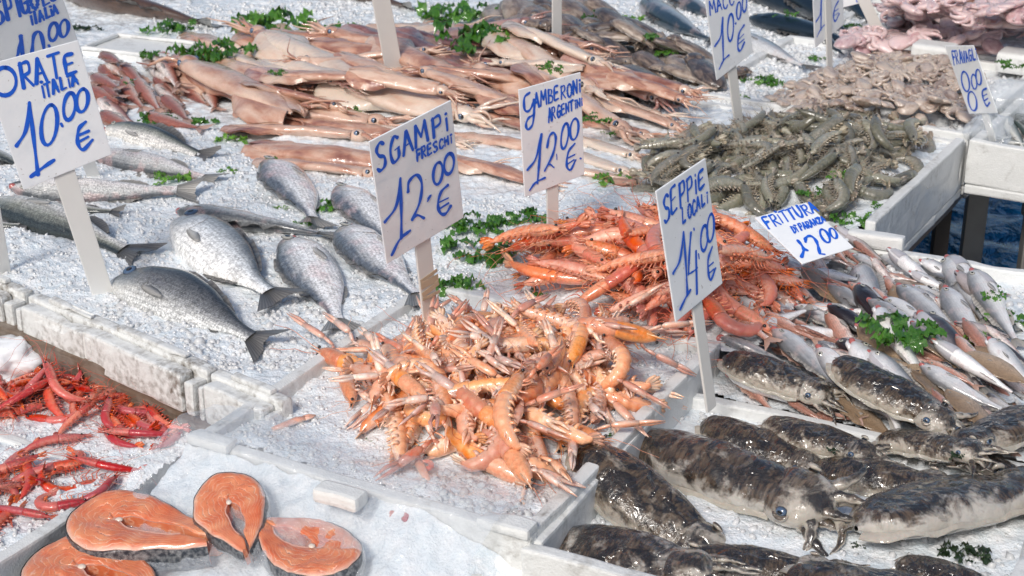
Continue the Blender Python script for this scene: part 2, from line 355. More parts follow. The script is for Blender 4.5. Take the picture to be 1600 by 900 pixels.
M['squid_pale'] = mat_squid('pale_squid_skin', (.72, .60, .50), (.60, .40, .30), (.40, .2, .15), .40)
M['octo'] = mat_squid('octopus_skin', (.56, .47, .40), (.33, .24, .19), (.13, .095, .085), .45)
M['octo_pink'] = mat_squid('pink_octopus_skin', (.72, .56, .55), (.55, .35, .36), (.34, .17, .19), .42)
def _card():
    m = NT('white_plastic_card'); p = ovec(m); sm = m.ma('MULTIPLY', m.ramp(m.noise(p, 14, 5, .6, 1.2), [(.50, 0.), (.75, 1.)]), m.ramp(m.noise(p, 60, 3), [(.3, .2), (.7, 1.)]))
    c = m.mix(m.ma('MULTIPLY', sm, .42), (.87, .89, .91), (.50, .58, .68)); sp = m.ramp(m.noise(p, 190, 1), [(.73, 0.), (.76, .5)])
    m.set(Base_Color=m.mix(sp, c, (.40, .36, .33)), Roughness=.3, Coat_Weight=.4, Coat_Roughness=.08); m.set(Normal=m.bump(m.noise(p, 18, 3), .15, .01)); return m.mat
M['card'] = _card()
M['stake'] = mat_plain('white_plastic_stake', (.74, .73, .70), .4, .2, (60, .1, .002), .06)
M['tape'] = mat_plain('adhesive_tape', (.50, .40, .28), .3, .5, (90, .3, .002), .2)
def _ink():
    m = NT('blue_marker'); p = m.geo(); m.set(Base_Color=m.mix(m.noise(p, 130, 3), (.005, .06, .52), (.015, .17, .78)), Roughness=.45); return m.mat
M['ink'] = _ink()
def _weed(name, a, b):
    m = NT(name); o = ovec(m); nz = m.noise(o, 45, 4); r = m.rnd()
    m.set(Base_Color=m.mix(m.ramp(m.ma('MULTIPLY_ADD', r, .3, m.ma('SUBTRACT', nz, .15)), [(.35, 0.), (.7, 1.)]), a, b), Subsurface_Weight=.1, Subsurface_Scale=.003, Transmission_Weight=0.); wet(m, .3, .9, .08)
    m.set(Normal=m.bump(m.noise(o, 140, 3), .5, .002))
    tr = m.n('ShaderNodeBsdfTranslucent'); m.put(tr.inputs[0], tuple(min(1, x*1.6) for x in b)); mx = m.n('ShaderNodeMixShader'); mx.inputs[0].default_value = .22
    m.put(mx.inputs[1], m.b.outputs[0]); m.put(mx.inputs[2], tr.outputs[0]); m.put(m.out.inputs[0], mx.outputs[0]); return m.mat
M['weed'] = _weed('green_seaweed', (.028, .12, .010), (.11, .29, .028)); M['weed_dark'] = _weed('dark_seaweed', (.010, .028, .007), (.03, .065, .015))
M['weed_light'] = _weed('bright_seaweed', (.07, .22, .015), (.20, .42, .045))
def _wood():
    m = NT('weathered_wood'); p = m.obj(); g = m.noise(m.mapv(p, (3, 60, 60)), 6, 6, .65); d = m.noise(p, 25, 5)
    c = m.mix(g, (.07, .045, .03), (.24, .18, .13)); c = m.mix(m.ramp(d, [(.5, 0.), (.75, .6)]), c, (.36, .32, .28))
    m.set(Base_Color=c, Roughness=.55, Coat_Weight=.2); m.set(Normal=m.bump(g, .5, .003)); return m.mat
M['wood'] = _wood()
def _salmon():
    m = NT('salmon_flesh'); u = m.sep(m.uv()); o = m.obj(); nz = m.noise(o, 5, 4)
    k = m.ma('ADD', m.ma('MULTIPLY', u[1], 46.), m.ma('MULTIPLY', m.ma('ABSOLUTE', m.ma('SINE', m.ma('MULTIPLY', u[0], 15.))), 9.)); k = m.ma('ADD', k, m.ma('MULTIPLY', nz, 24.))
    s = m.ramp(m.ma('SINE', k), [(.0, 0.), (.70, 0.), (.98, 1.)])
    c = m.mix(m.ramp(m.noise(o, 6, 5), [(.35, 0.), (.65, 1.)]), (.68, .16, .06), (.80, .31, .15)); c = m.mix(m.ma('MULTIPLY', s, m.ramp(m.noise(o, 3.5, 3), [(.35, .12), (.65, .62)])), c, (.90, .62, .46))
    c = m.mix(m.ramp(u[1], [(.0, .85), (.06, .3), (.12, 0.)]), c, (.80, .55, .45)); c = m.mix(m.ramp(m.noise(o, 9, 4), [(.58, 0.), (.74, .6)]), c, (.50, .10, .05))
    m.set(Base_Color=c, Subsurface_Weight=.3, Subsurface_Scale=.01, Subsurface_Radius=(1, .4, .2)); wet(m, .3, .9, .09)
    m.set(Normal=m.bump(m.ma('ADD', s, m.noise(o, 120, 3)), .4, .0015)); return m.mat
M['salmon'] = _salmon()
def _skin():
    m = NT('salmon_skin'); o = m.obj(); v = m.vor(o, 210, 'F1', rnd=.6); nz = m.noise(o, 25, 4)
    c = m.mix(m.ramp(nz, [(.4, 0.), (.66, 1.)]), (.035, .05, .075), (.45, .46, .47)); c = m.mix(1., c, m.ramp(v, [(0., 1.2), (.7, .35)]), 'MULTIPLY')
    m.set(Base_Color=c, Metallic=.25); wet(m, .3, .9, .06); m.set(Normal=m.bump(v, .6, .002)); return m.mat
M['sskin'] = _skin(); M['bone'] = mat_plain('fish_bone', (.72, .62, .52), .4, .6); M['belly'] = mat_plain('belly_lining', (.62, .34, .26), .3, .9, (60, .3, .003), .3)
def _plastic():
    m = NT('clear_plastic_film'); p = m.geo()
    m.set(Base_Color=(.80, .86, .92), Roughness=.05, Alpha=.30, Coat_Weight=1., Coat_Roughness=.03, Specular_IOR_Level=.8)
    m.set(Normal=m.bump(m.noise(m.mapv(p, (1, .45, 1), .6), 38, 5, .6, .8), .9, .012)); return m.mat
M['film'] = _plastic()
def _water():
    m = NT('water'); p = m.geo(); n = m.noise(m.mapv(p, (1, .6, 1)), 14, 4, .6, .6)
    m.set(Base_Color=(.02, .26, .58), Roughness=.15, IOR=1.33, Coat_Weight=.5); m.set(Normal=m.bump(n, 1., .05)); return m.mat
M['water'] = _water()
M['ground'] = mat_plain('wet_paving', (.055, .055, .058), .45, .3, (30, .4, .01), .4); M['tub'] = mat_plain('blue_plastic', (.03, .13, .30), .35, .3, (60, .1, .002), .12)
M['metal'] = mat_plain('grey_metal', (.32, .31, .29), .45, .1, (50, .2, .002), .3, .6); M['darkwood'] = mat_plain('dark_trestle', (.035, .03, .028), .6, .1)
M['table'] = mat_plain('stall_board', (.16, .12, .09), .6, .1, (30, .3, .004), .3)

# ------------------------------------------------------------------ height field: everything is set down on what already lies there
HX, HY, HR = -1.9, 1.35, .005
HF = np.full((820, 740), -.14)              # [iy, ix]
def hidx(x, y): return np.clip(((y-HY)/HR).astype(int), 0, HF.shape[0]-1), np.clip(((x-HX)/HR).astype(int), 0, HF.shape[1]-1)
def hat(x, y):
    i, j = hidx(np.asarray(x, float), np.asarray(y, float)); return HF[i, j]
def hmax(x, y, r):
    a = np.linspace(0, 2*pi, 7)[:-1]
    return max(float(hat(x, y)), float(hat(x+np.cos(a)*r*.6, y+np.sin(a)*r*.6).max())-r*.15)
def splat(x, y, z, r, rz):
    i0 = int((y-r-HY)/HR); i1 = int((y+r-HY)/HR)+2; j0 = int((x-r-HX)/HR); j1 = int((x+r-HX)/HR)+2
    i0, j0 = max(0, i0), max(0, j0); i1, j1 = min(HF.shape[0], i1), min(HF.shape[1], j1)
    if i0 >= i1 or j0 >= j1: return
    yy = HY+(np.arange(i0, i1)+.5)*HR; xx = HX+(np.arange(j0, j1)+.5)*HR
    d = ((xx[None]-x)**2+(yy[:, None]-y)**2)/(r*r)
    zz = np.where(d < 1, z+rz*np.sqrt(np.clip(1-d, 0, 1)), -9)
    HF[i0:i1, j0:j1] = np.maximum(HF[i0:i1, j0:j1], zz)
def settle(sph, x, y, yaw, sink=.25, maxp=.5):
    """sph: rows x, y, r, rz in local coordinates -> height and pitch at which the body comes to rest"""
    c, s = cos(yaw), sin(yaw); X = x+sph[:, 0]*c-sph[:, 1]*s; Y = y+sph[:, 0]*s+sph[:, 1]*c
    h = np.array([hmax(a, b, r) for a, b, r in zip(X, Y, sph[:, 2])])+sph[:, 3]*(1-sink)
    A = np.stack([np.ones(len(sph)), sph[:, 0]], 1); k = np.linalg.lstsq(A, h, rcond=None)[0]
    sl = float(np.clip(k[1], -math.tan(maxp), math.tan(maxp)))
    z = float(np.percentile(h-sl*sph[:, 0], 75))
    for a, b, q, r in zip(X, Y, z+sl*sph[:, 0], sph): splat(a, b, q, r[2], r[3])
    return z, math.atan(sl)
def yawpx(p0, p1, z=0.):                       # yaw of the direction p1 -> p0 on the table (p0 is the head)
    a, b = P(*p0, z)[:2], P(*p1, z)[:2]; d = a-b; return math.atan2(d[1], d[0]), float(np.hypot(*d)), (a+b)/2

# ------------------------------------------------------------------ labels for heaps
LOG = {}
def remember(o, heap, noun, adj, px, py, d): LOG.setdefault(heap, []).append((o, noun, adj, px, py, d))
ORD = ['leftmost', 'second from left', 'third from left', 'fourth from left', 'fifth from left', 'sixth from left', 'seventh from left', 'eighth from left', 'ninth from left', 'tenth from left', 'eleventh from left', 'twelfth from left', '13th from left', '14th from left', '15th from left', '16th from left', '17th from left', '18th from left']
def head_word(yaw):
    d = math.degrees(yaw) % 360
    return 'head right' if d < 45 or d >= 315 else 'head away' if d < 135 else 'head left' if d < 225 else 'facing forward'
def name_heap(heap, anchors, cat, group):
    b = {}
    for e in LOG.get(heap, []):
        o, noun, adj, px, py, d = e
        an = min(anchors, key=lambda q: (q[0]-px)**2+(1.6*(q[1]-py))**2)[2]
        b.setdefault((adj, noun, d, an), []).append(e)
    for (adj, noun, d, an), L in b.items():
        L.sort(key=lambda e: e[3]); n = len(L)
        for i, e in enumerate(L):
            pre = '' if n == 1 else ('left ', 'right ')[i] if n == 2 else ORD[min(i, 17)]+' '
            tag(e[0], f"{pre}{adj} {noun}, {d}, {an}", cat, group)

# ------------------------------------------------------------------ the setting
def sheet(name, pl, z, mat, kind='structure'):
    g = Geo(); g.add([(x, y, z) for x, y in pl], [tuple(range(len(pl)))]); o = link(name, g.mesh(name, mat, False)); o['kind'] = kind; return o
sheet('ground', [(-150, -60), (150, -60), (150, 300), (-150, 300)], -.85, M['ground'])
AX = math.atan2(*(P(830, 845)-P(290, 690))[[1, 0]]); A2 = np.array([cos(AX), sin(AX)]); B2 = np.array([-sin(AX), cos(AX)])
def fz(z): return float(z)

def bed(name, px, z, amp=.01, seed=1, mounds=(), res=.0055, mat='icebed', drop=.0):
    pl = poly(px, z); x0, y0 = pl.min(0); x1, y1 = pl.max(0)
    xs = np.arange(x0, x1+res, res); ys = np.arange(y0, y1+res, res); X, Y = np.meshgrid(xs, ys)
    Z = z+amp*(.7*n2(X, Y, 6, seed)+.60*n2(X, Y, 17, seed+1)+.22*n2(X, Y, 50, seed+2))+.0036*n2(X, Y, 120, seed+3)
    for q, h, wd in mounds:
        mp = poly(q); d = np.where(inside(mp, X, Y), edge_dist(mp, X, Y), 0); t = np.clip(d/wd, 0, 1); Z += h*(t*t*(3-2*t))
    if drop: Z -= drop*np.clip(1-edge_dist(pl, X, Y)/.03, 0, 1)
    ok = inside(pl, X, Y)
    I = -np.ones(X.shape, int); cell = ok[:-1, :-1] & ok[1:, :-1] & ok[:-1, 1:] & ok[1:, 1:]
    use = np.zeros(X.shape, bool)
    for a in (0, 1):
        for b in (0, 1): use[a:X.shape[0]-1+a, b:X.shape[1]-1+b] |= cell
    I[use] = np.arange(use.sum()); a, b = np.nonzero(cell)
    f = np.stack([I[a, b], I[a, b+1], I[a+1, b+1], I[a+1, b]], 1)
    g = Geo(); g.add(np.stack([X[use], Y[use], Z[use]], 1), f); o = link(name, g.mesh(name, M[mat])); o['kind'] = 'stuff'
    ii, jj = hidx(X[ok], Y[ok]); np.maximum.at(HF, (ii, jj), Z[ok])
    # close the small holes the coarser bed grid leaves in the height field
    return o
ICO = None
def chunks(name, px, z, step, size, excl=(), mat='ice', keep=1.0, seed=0, lift=.1, sub=1):
    r = np.random.default_rng(seed+100); pl = poly(px, z); x0, y0 = pl.min(0); x1, y1 = pl.max(0)
    X, Y = np.meshgrid(np.arange(x0, x1, step), np.arange(y0, y1, step)); X = X.ravel()+r.uniform(-.5, .5, X.size)*step; Y = Y.ravel()+r.uniform(-.5, .5, Y.size)*step
    ok = inside(pl, X, Y) & (r.random(X.size) < keep)
    for e in excl: ok &= ~inside(poly(e, 0), X, Y)
    X, Y = X[ok], Y[ok]; n = len(X)
    bm = bmesh.new(); bmesh.ops.create_icosphere(bm, subdivisions=sub, radius=1); bv = np.array([v.co[:] for v in bm.verts]); bf = np.array([[v.index for v in q.verts] for q in bm.faces]); bm.free()
    var = np.stack([bv*(1+.34*r.uniform(-1, 1, (len(bv), 1))) for _ in range(16)])
    s = size*r.uniform(.45, 1.25, n)[:, None]*r.uniform(.7, 1.25, (n, 3))
    q = r.normal(size=(n, 4)); q /= np.linalg.norm(q, axis=1)[:, None]; w_, a, b, c = q.T
    R = np.stack([1-2*(b*b+c*c), 2*(a*b-c*w_), 2*(a*c+b*w_), 2*(a*b+c*w_), 1-2*(a*a+c*c), 2*(b*c-a*w_), 2*(a*c-b*w_), 2*(b*c+a*w_), 1-2*(a*a+b*b)], -1).reshape(n, 3, 3)
    V = np.einsum('nij,nvj->nvi', R, var[r.integers(0, 16, n)]*s[:, None, :])
    Z = hat(X, Y)+size*(lift-.45)+size*.5*r.random(n)
    V += np.stack([X, Y, Z], 1)[:, None]
    me = bpy.data.meshes.new(name); nv, nf = len(bv), len(bf)
    F = (bf[None]+np.arange(n)[:, None, None]*nv).reshape(-1, 3)
    me.vertices.add(n*nv); me.vertices.foreach_set('co', V.reshape(-1)); me.loops.add(F.size); me.loops.foreach_set('vertex_index', F.reshape(-1).astype(np.int32))
    me.polygons.add(len(F)); me.polygons.foreach_set('loop_start', np.arange(0, F.size, 3, dtype=np.int32)); me.update(calc_edges=True)
    me.materials.append(M[mat])
    if sub > 1: me.shade_smooth()
    o = link(name, me); o['kind'] = 'stuff'; return o

# foam boxes: base, four walls, corner lugs; o is the front right corner of the rim, a runs left along the front, b runs to the back
SLAB = [0]
def slabmesh(name, sx, sy, sz, bev=.004, mat='foam', jag=0):
    g = Geo(); g.box((0, 0, 0), (sx, sy, sz)); me = bevel(g.mesh(name, M[mat], False), bev); SLAB[0] += 1
    bm = bmesh.new(); bm.from_mesh(me)
    for ax in (0, 1, 2):                                   # cut across its length, then dent the surface and nick the edges
        ln = (sx, sy, sz)[ax]
        for c in np.arange(-ln/2+.018, ln/2-.01, .018 if ln > .1 else .014):
            co = [0, 0, 0]; no = [0, 0, 0]; co[ax] = c; no[ax] = 1
            bmesh.ops.bisect_plane(bm, geom=bm.verts[:]+bm.edges[:]+bm.faces[:], plane_co=co, plane_no=no)
    V = np.array([v.co[:] for v in bm.verts]); k = SLAB[0]*3.1
    d = np.stack([vnoise(V*38+k+a, a) for a in (1, 2, 3)], -1)*.0011+np.stack([vnoise(V*11+k+a, a) for a in (4, 5, 6)], -1)*.0012
    e = (np.abs(np.abs(V)-np.array([sx, sy, sz])/2) < bev*1.2).sum(1) >= 2; nick = np.maximum(0, vnoise(V*22+k, 9)-.45)*e
    V = V+d-np.sign(V)*nick[:, None]*.009
    for v, c in zip(bm.verts, V): v.co = c.tolist()
    bm.to_mesh(me); bm.free(); return me
def foam_box(label, corner, la, lb, zr, depth, ax=None, th=.02, group='white styrofoam fish boxes', lug=0., walls='flrb', notch=None, mat='foam', low=None):
    ax = AX if ax is None else ax
    c = np.array(corner[:2]); a = np.array([cos(ax), sin(ax)]); b = np.array([-sin(ax), cos(ax)]); ctr = c-a*la/2+b*lb/2
    r = empty('foam_box', (ctr[0], ctr[1], zr-depth), rot(ax)); tag(r, label, 'fish box', group)
    def part(nm, cx, cy, cz, sx, sy, sz, bev=.004): link(nm, slabmesh(nm, sx, sy, sz, bev, mat), r, Matrix.Translation((cx, cy, cz)))
    part('base', 0, 0, .01, la, lb, .02)
    low = low or {}
    H = depth-.0203
    def hz(k): return H-low.get(k, 0)
    if 'f' in walls: part('wall', 0, -lb/2+th/2, .0203+hz('f')/2, la, th, hz('f'))
    if 'b' in walls:
        if notch:
            x0, x1, nh = notch; part('wall', 0, lb/2-th/2, .0203+(H-nh)/2, la, th, H-nh)
            for u, v in ((0, x0), (x1, 1)):
                part('rim_lug', (-.5+(u+v)/2)*la, lb/2-th/2-.001, .0203+H-nh/2+.0005, (v-u)*la, th+.006, nh, .006)
        else: part('wall', 0, lb/2-th/2, .0203+hz('b')/2, la, th, hz('b'))
    if 'l' in walls: part('wall', -la/2+th/2, 0, .0203+hz('l')/2, th, lb-2*th-.001, hz('l'))
    if 'r' in walls: part('wall', la/2-th/2, 0, .0203+hz('r')/2, th, lb-2*th-.001, hz('r'))
    if lug:
        for sx in (-1, 1):
            part('corner_lug', sx*(la/2-.035), -lb/2+th*.5-.002, depth+lug/2-.004, .07, th+.012, lug, .005)
    return r
def box_fill(corner, la, lb, z, ax=None, inset=.009):
    ax = AX if ax is None else ax
    c = np.array(corner[:2]); a = np.array([cos(ax), sin(ax)]); b = np.array([-sin(ax), cos(ax)])
    return [c-a*inset+b*inset, c-a*inset+b*(lb-inset), c-a*(la-inset)+b*(lb-inset), c-a*(la-inset)+b*inset]
def topx(pl, z=0): return [pix((x, y, z)) for x, y in pl]

# scampi box (front centre)
O1 = P(828, 838, 0); L1 = float(np.hypot(*(P(828, 838)-P(288, 690))[:2]))
LB1 = .62
foam_box('white styrofoam box of crushed ice under the scampi heap', O1, L1, LB1, 0, .12, lug=.014)
# cuttlefish box (front right)
O2 = P(1560, 985, -.012); L2 = float(np.hypot(*(O2-P(812, 852, -.012))[:2])); AX2 = math.atan2(*(O2-P(812, 852, -.012))[[1, 0]]); AX2 = AX+.03
foam_box('white styrofoam box holding the large black cuttlefish, front right', P(812, 856, -.012)[:2]+np.array([cos(AX2), sin(AX2)])*.55, .55, .545, -.012, .10, ax=AX2, low={'b': .035})
# salmon box (front left, lower), known by its back right corner and its left wall
ZR3 = -.055; Q3, BR3 = P(112, 789, ZR3)[:2], P(795, 880, ZR3)[:2]
AX3 = AX-.02; A3 = np.array([cos(AX3), sin(AX3)]); B3 = np.array([-sin(AX3), cos(AX3)]); L3 = float((BR3-Q3)@A3); LB3 = .42; O3 = BR3-B3*LB3; CUT3 = float((BR3-Q3)@B3)
bx3 = foam_box('lower white styrofoam box with salmon steaks under clear film', O3, L3, LB3, ZR3, .11, ax=AX3, walls='fr')
link('wall', slabmesh('wall', .02, LB3-CUT3-.021, .0897), bx3, Matrix.Translation((-L3/2+.01, -CUT3/2+.010, .0203+.0897/2)))
link('corner_lug', slabmesh('corner_lug', .075, .05, .03, .006), bx3, Matrix.Translation((L3/2-.05, LB3/2-.03, .11-.012)))
# red shrimp box (left)
OR_ = P(284, 690, -.085)[:2]-B2*.10-A2*.006
foam_box('white styrofoam box of red shrimps on ice at the left edge', OR_, .85, .50, -.098, .11, ax=AX, low={'r': .005})
# box behind the whiting: frittura
O4 = P(1328, 358, .0); AX4 = radians(-24)
A4 = np.array([cos(AX4), sin(AX4)]); B4 = np.array([-sin(AX4), cos(AX4)])
foam_box('white styrofoam box of mixed small fish with a notched back rim', O4[:2]+A4*.62-B4*.50, .62, .50, .004, .10, ax=AX4, notch=(.16, .52, .028), walls='lrb', low={'l': .06})
# grey shrimp box, octopus box, small fish box
O5 = P(1363, 352, .01); d5 = (P(1512, 213, .01)-O5)[:2]; AX5 = math.atan2(d5[1], d5[0])-pi/2; L5 = float(np.hypot(*d5))
foam_box('white styrofoam box under the grey shrimps, its bluish side wall facing the water', O5, .62, L5, .01, .135, ax=AX5, low={'l': .035, 'f': .02, 'b': .01})
O6 = P(1514, 211, .01)+np.array([*(d5/L5*.006), 0])
foam_box('white styrofoam box full of small brown octopuses at the back', O6, .64, .62, .01, .135, ax=AX5)
O7 = P(1660, 247, .012); AX7 = AX5-.02; A7 = np.array([cos(AX7), sin(AX7)])
L7 = .34
foam_box('cream styrofoam box with silver small fish at the right edge', P(1514, 219, .012)[:2]+A7*L7, L7, .50, .012, .115, ax=AX7)
O8 = O6[:2]+d5/L5*.70
foam_box('white styrofoam box under the pink octopus at the back right', O8+np.array([cos(AX5), sin(AX5)])*.34, .95, .8, .0, .12, ax=AX5)
for (px, py, la, lb, hh, lb_) in ((1458, 102, .10, .07, .05, 'white styrofoam lump between brown and pink octopus'), (1592, 115, .10, .08, .05, 'white styrofoam lump with seaweed beyond the FRAVAGLI sign'), (1415, 12, .16, .12, .09, 'white styrofoam corner block behind the pink octopus')):
    p = P(px, py, .0); g = Geo(); g.box((0, 0, 0), (la, lb, hh)); o = link('foam_block', bevel(g.mesh('foam_block', M['foam'], False), .01)); o.location = (p[0], p[1], .03); o.rotation_euler.z = AX5
    tag(o, lb_, 'foam block')

# the ice
EX_SC = [(505, 602), (590, 552), (730, 528), (900, 512), (972, 545), (978, 600), (925, 682), (840, 736), (740, 732), (630, 690), (545, 650)]
EX_PR = [(790, 425), (860, 395), (960, 372), (1100, 366), (1150, 385), (1195, 425), (1225, 452), (1150, 510), (1060, 518), (960, 490), (870, 462)]
EX_GR = [(1010, 255), (1100, 215), (1230, 205), (1400, 215), (1480, 235), (1440, 265), (1370, 318), (1200, 310), (1060, 300)]
EX_SQ = [(280, 95), (440, 75), (560, 60), (700, 70), (900, 135), (1040, 185), (1000, 290), (860, 290), (720, 285), (590, 260), (380, 225), (350, 150)]
RL = [(1345, 356), (1363, 350), (1512, 212), (1600, 118), (1720, -20), (1720, -70)]
_k = lambda q: pix((q[0], q[1], -.008))
_bl = O1[:2]-A2*L1+B2*(LB1+.004); _br = O1[:2]+B2*(LB1+.004)
BEDA = [(-160, 385), (0, 440), (150, 500), (330, 578), (400, 612), _k(O1[:2]-A2*(L1-.009)+B2*.2), _k(_bl+A2*.009-B2*.013), _k(_br-B2*.013), (1180, 548)]+RL+[(-260, -70)]
bed('ice_bed', BEDA, -.008, .010, 1, [(EX_PR, .022, .09), (EX_GR, .02, .09), (EX_SQ, .008, .12)])
s1 = topx(box_fill(O1, L1, LB1, -.015)); bed('ice_bed', s1, -.016, .011, 5, [(EX_SC, .032, .10)], .006)
s2 = topx(box_fill(P(812, 856, -.012)[:2]+np.array([cos(AX2), sin(AX2)])*.55, .55, .545, -.05, AX2), -.062)
bed('ice_bed', s2, -.062, .006, 9, (), .008)
bed('ice_bed', [(1090, 572), (1160, 505), (1345, 362), (1420, 430), (1700, 540), (1740, 760), (1560, 712), (1140, 628), (1085, 605)], -.053, .003, 10, (), .008)
s3 = topx(box_fill(O3, L3, LB3, -.12, AX3), -.125); bed('ice_bed', s3, -.125, .004, 12, (), .008)
s4 = topx(box_fill(O4[:2]+A4*.62-B4*.50, .62, .50, 0, AX4), -.045); bed('ice_bed', s4, -.045, .006, 14, [([(1150, 520), (1330, 375), (1450, 380), (1560, 460), (1600, 560), (1480, 610), (1260, 590)], .015, .1)], .008)
s6 = topx(box_fill(O6, .64, .62, 0, AX5), -.01); bed('ice_bed', s6, -.012, .006, 17, [([(1225, 160), (1290, 115), (1400, 95), (1500, 110), (1500, 190), (1400, 195)], .035, .12)], .009)
s7 = topx(box_fill(P(1514, 219, .012)[:2]+A7*L7, L7, .50, 0, AX7), -.02); bed('ice_bed', s7, -.03, .006, 19, (), .009)
RED = [(-120, 590), (60, 590), (200, 616), (330, 652), (372, 656), (345, 672), (300, 705), (212, 768), (122, 806), (-14, 884), (-60, 970), (-160, 970)]
bed('ice_bed', RED, -.10, .010, 21, (), .006)
BR = [(-160, 390), (0, 442), (150, 505), (330, 578), (470, 572), (560, 530), (640, 470), (800, 330), (700, 290), (380, 230), (330, 190), (130, 190), (-160, 150)]
FISHED = [[(190, 445), (300, 425), (440, 530), (360, 520)], [(270, 380), (350, 365), (430, 470), (330, 440)], [(450, 400), (550, 400), (545, 490), (490, 460)]]
chunks('crushed_ice', BR, 0, .0068, .0038, FISHED, 'ice', .30, 1)
chunks('crushed_ice', [(160, 500), (330, 577), (470, 572), (560, 520), (600, 470), (500, 440), (330, 500), (180, 455)], 0, .0085, .0060, FISHED, 'iceclear', .4, 2, -.05, 1)
chunks('crushed_ice', [(600, 480), (660, 400), (760, 300), (960, 300), (900, 360), (780, 430), (720, 520)], 0, .006, .0036, [EX_PR], 'ice', .3, 3)
chunks('crushed_ice', [(780, 130), (960, 90), (1060, 110), (1150, 150), (1060, 200), (960, 150)], 0, .008, .0052, (), 'ice', .3, 4)
chunks('crushed_ice', [(230, 0), (420, 0), (800, 0), (1010, 0), (1040, 60), (940, 60), (760, 90), (600, 60), (300, 95), (230, 60)], 0, .010, .0065, (), 'ice', .3, 5)
chunks('crushed_ice', [(1150, 190), (1040, 60), (1010, -10), (1420, -10), (1360, 60), (1230, 110)], 0, .010, .0065, (), 'ice', .3, 6)
chunks('crushed_ice', s1, 0, .0064, .0036, [EX_SC], 'ice', .35, 7)
chunks('crushed_ice', [(640, 755), (690, 720), (900, 720), (925, 760), (830, 815), (760, 825)], 0, .0085, .0065, (), 'iceclear', .5, 8, .05, 1)
chunks('crushed_ice', RED, -.1, .0062, .0034, (), 'ice', .35, 9)
chunks('crushed_ice', s2, -.06, .0085, .0058, (), 'iceclear', .3, 10, .05, 1)
chunks('crushed_ice', s4, -.045, .010, .006, (), 'ice', .4, 11)
chunks('crushed_ice', s6, 0, .012, .008, (), 'ice', .5, 12)

# the stall under it, the beam, the trestles, the tub of water
def plank_run(name, p0, p1, wdt, th, z, mat, label, cat, group=None):
    a, b = np.array(p0[:2]), np.array(p1[:2]); d = b-a; L = float(np.hypot(*d)); g = Geo(); g.box((0, 0, 0), (L, wdt, th)); o = link(name, bevel(g.mesh(name, M[mat], False), .004))
    o.location = (*(a+b)/2, z); o.rotation_euler.z = math.atan2(d[1], d[0]); return tag(o, label, cat, group)
tp = empty('stall_table', (0, 3.2, -.85)); tag(tp, 'dark board table under the ice and the fish boxes', 'table')
def tabslab(px, z, th):
    pl = poly(px, 0); n = len(pl); g = Geo(); g.add([(x, y, z) for x, y in pl]+[(x, y, z-th) for x, y in pl], [tuple(range(n)), tuple(range(2*n-1, n-1, -1))]+[(i, n+i, n+(i+1) % n, (i+1) % n) for i in range(n)])
    o = link('table_top', g.mesh('table_top', M['table'], False), tp); o.location = -tp.location
tabslab([(-200, 385), (0, 445), (160, 508), (335, 585), (560, 530), (640, 480), (1160, 560), (1345, 360), (1500, 217), (1590, 120), (1690, 0), (1700, -60), (-260, -66)], -.128, .03)
tabslab([(-200, 760), (20, 640), (300, 620), (560, 545), (1130, 500), (1345, 365), (1660, 420), (1800, 700), (1700, 1100), (-200, 1100)], -.212, .03)
for (px, py) in ((-150, 440), (1640, 930), (300, 1000), (1250, 420), (1300, 60), (0, 10)):
    p = P(px, py, 0); g = Geo(); g.box((0, 0, 0), (.05, .05, .61)); o = link('leg', g.mesh('leg', M['table'], False), tp); o.location = Vector((p[0], p[1], -.54))-tp.location
bb0, bb1 = P(-140, 455, -.055), P(345, 640, -.055)
plank_run('wooden_beam', bb0, bb1, .035, .055, -.072, 'wood', 'weathered brown wooden beam along the stall front under the foam ledge', 'beam')
# foam ledge in front of the bream: two boxes with stepped, dirty rims
def ledge(px0, px1, label, seed):
    a, b = P(*px0, 0)[:2], P(*px1, 0)[:2]; d = b-a; L = float(np.hypot(*d)); yw = math.atan2(d[1], d[0]); c = (a+b)/2
    r = empty('foam_ledge', (c[0], c[1], -.05), rot(yw)); tag(r, label, 'foam ledge', 'dirty foam rims along the bream ice')
    def part(nm, x, y, z, sx, sy, sz, bev=.005): link(nm, slabmesh(nm, sx, sy, sz, bev, 'foamd'), r, Matrix.Translation((x, y, z)))
    part('outer_block', 0, 0, .018, L*.80, .026, .062); part('inner_rim', 0, .0245, .026, L*.985, .022, .058)
    part('end_block', -L*.455, .003, .016, L*.07, .030, .052); part('end_block', L*.455, .003, .016, L*.07, .030, .052)
    part('top_strip', L*.05, .0235, .0585, L*.55, .014, .008, .003)
    return r
ledge((-150, 400), (28, 467), 'dirty white foam ledge block at the left edge above the beam', 1)
ledge((30, 470), (150, 520), 'short dirty white foam ledge below the ORATE stake', 2)
ledge((118, 505), (312, 590), 'long dirty white foam ledge below the dark bream', 3)
ledge((316, 592), (430, 640), 'dirty white foam ledge end beside the scampi box', 4)
pt = P(1510, 345, -.5)
tb = empty('water_tub', (pt[0]+.1, pt[1]+.1, -.85)); tag(tb, 'blue plastic tub of rippled water behind the mixed fish box', 'tub')
for nm, c, s in (('wall', (0, -.68, .2), (1.9, .04, .4)), ('wall', (0, .68, .2), (1.9, .04, .4)), ('wall', (-.97, 0, .2), (.04, 1.4, .4)), ('wall', (.97, 0, .2), (.04, 1.4, .4)), ('base', (0, 0, .02), (1.89, 1.31, .03))):
    g = Geo(); g.box((0, 0, 0), s); link(nm, bevel(g.mesh(nm, M['tub'], False), .008), tb, Matrix.Translation(c))
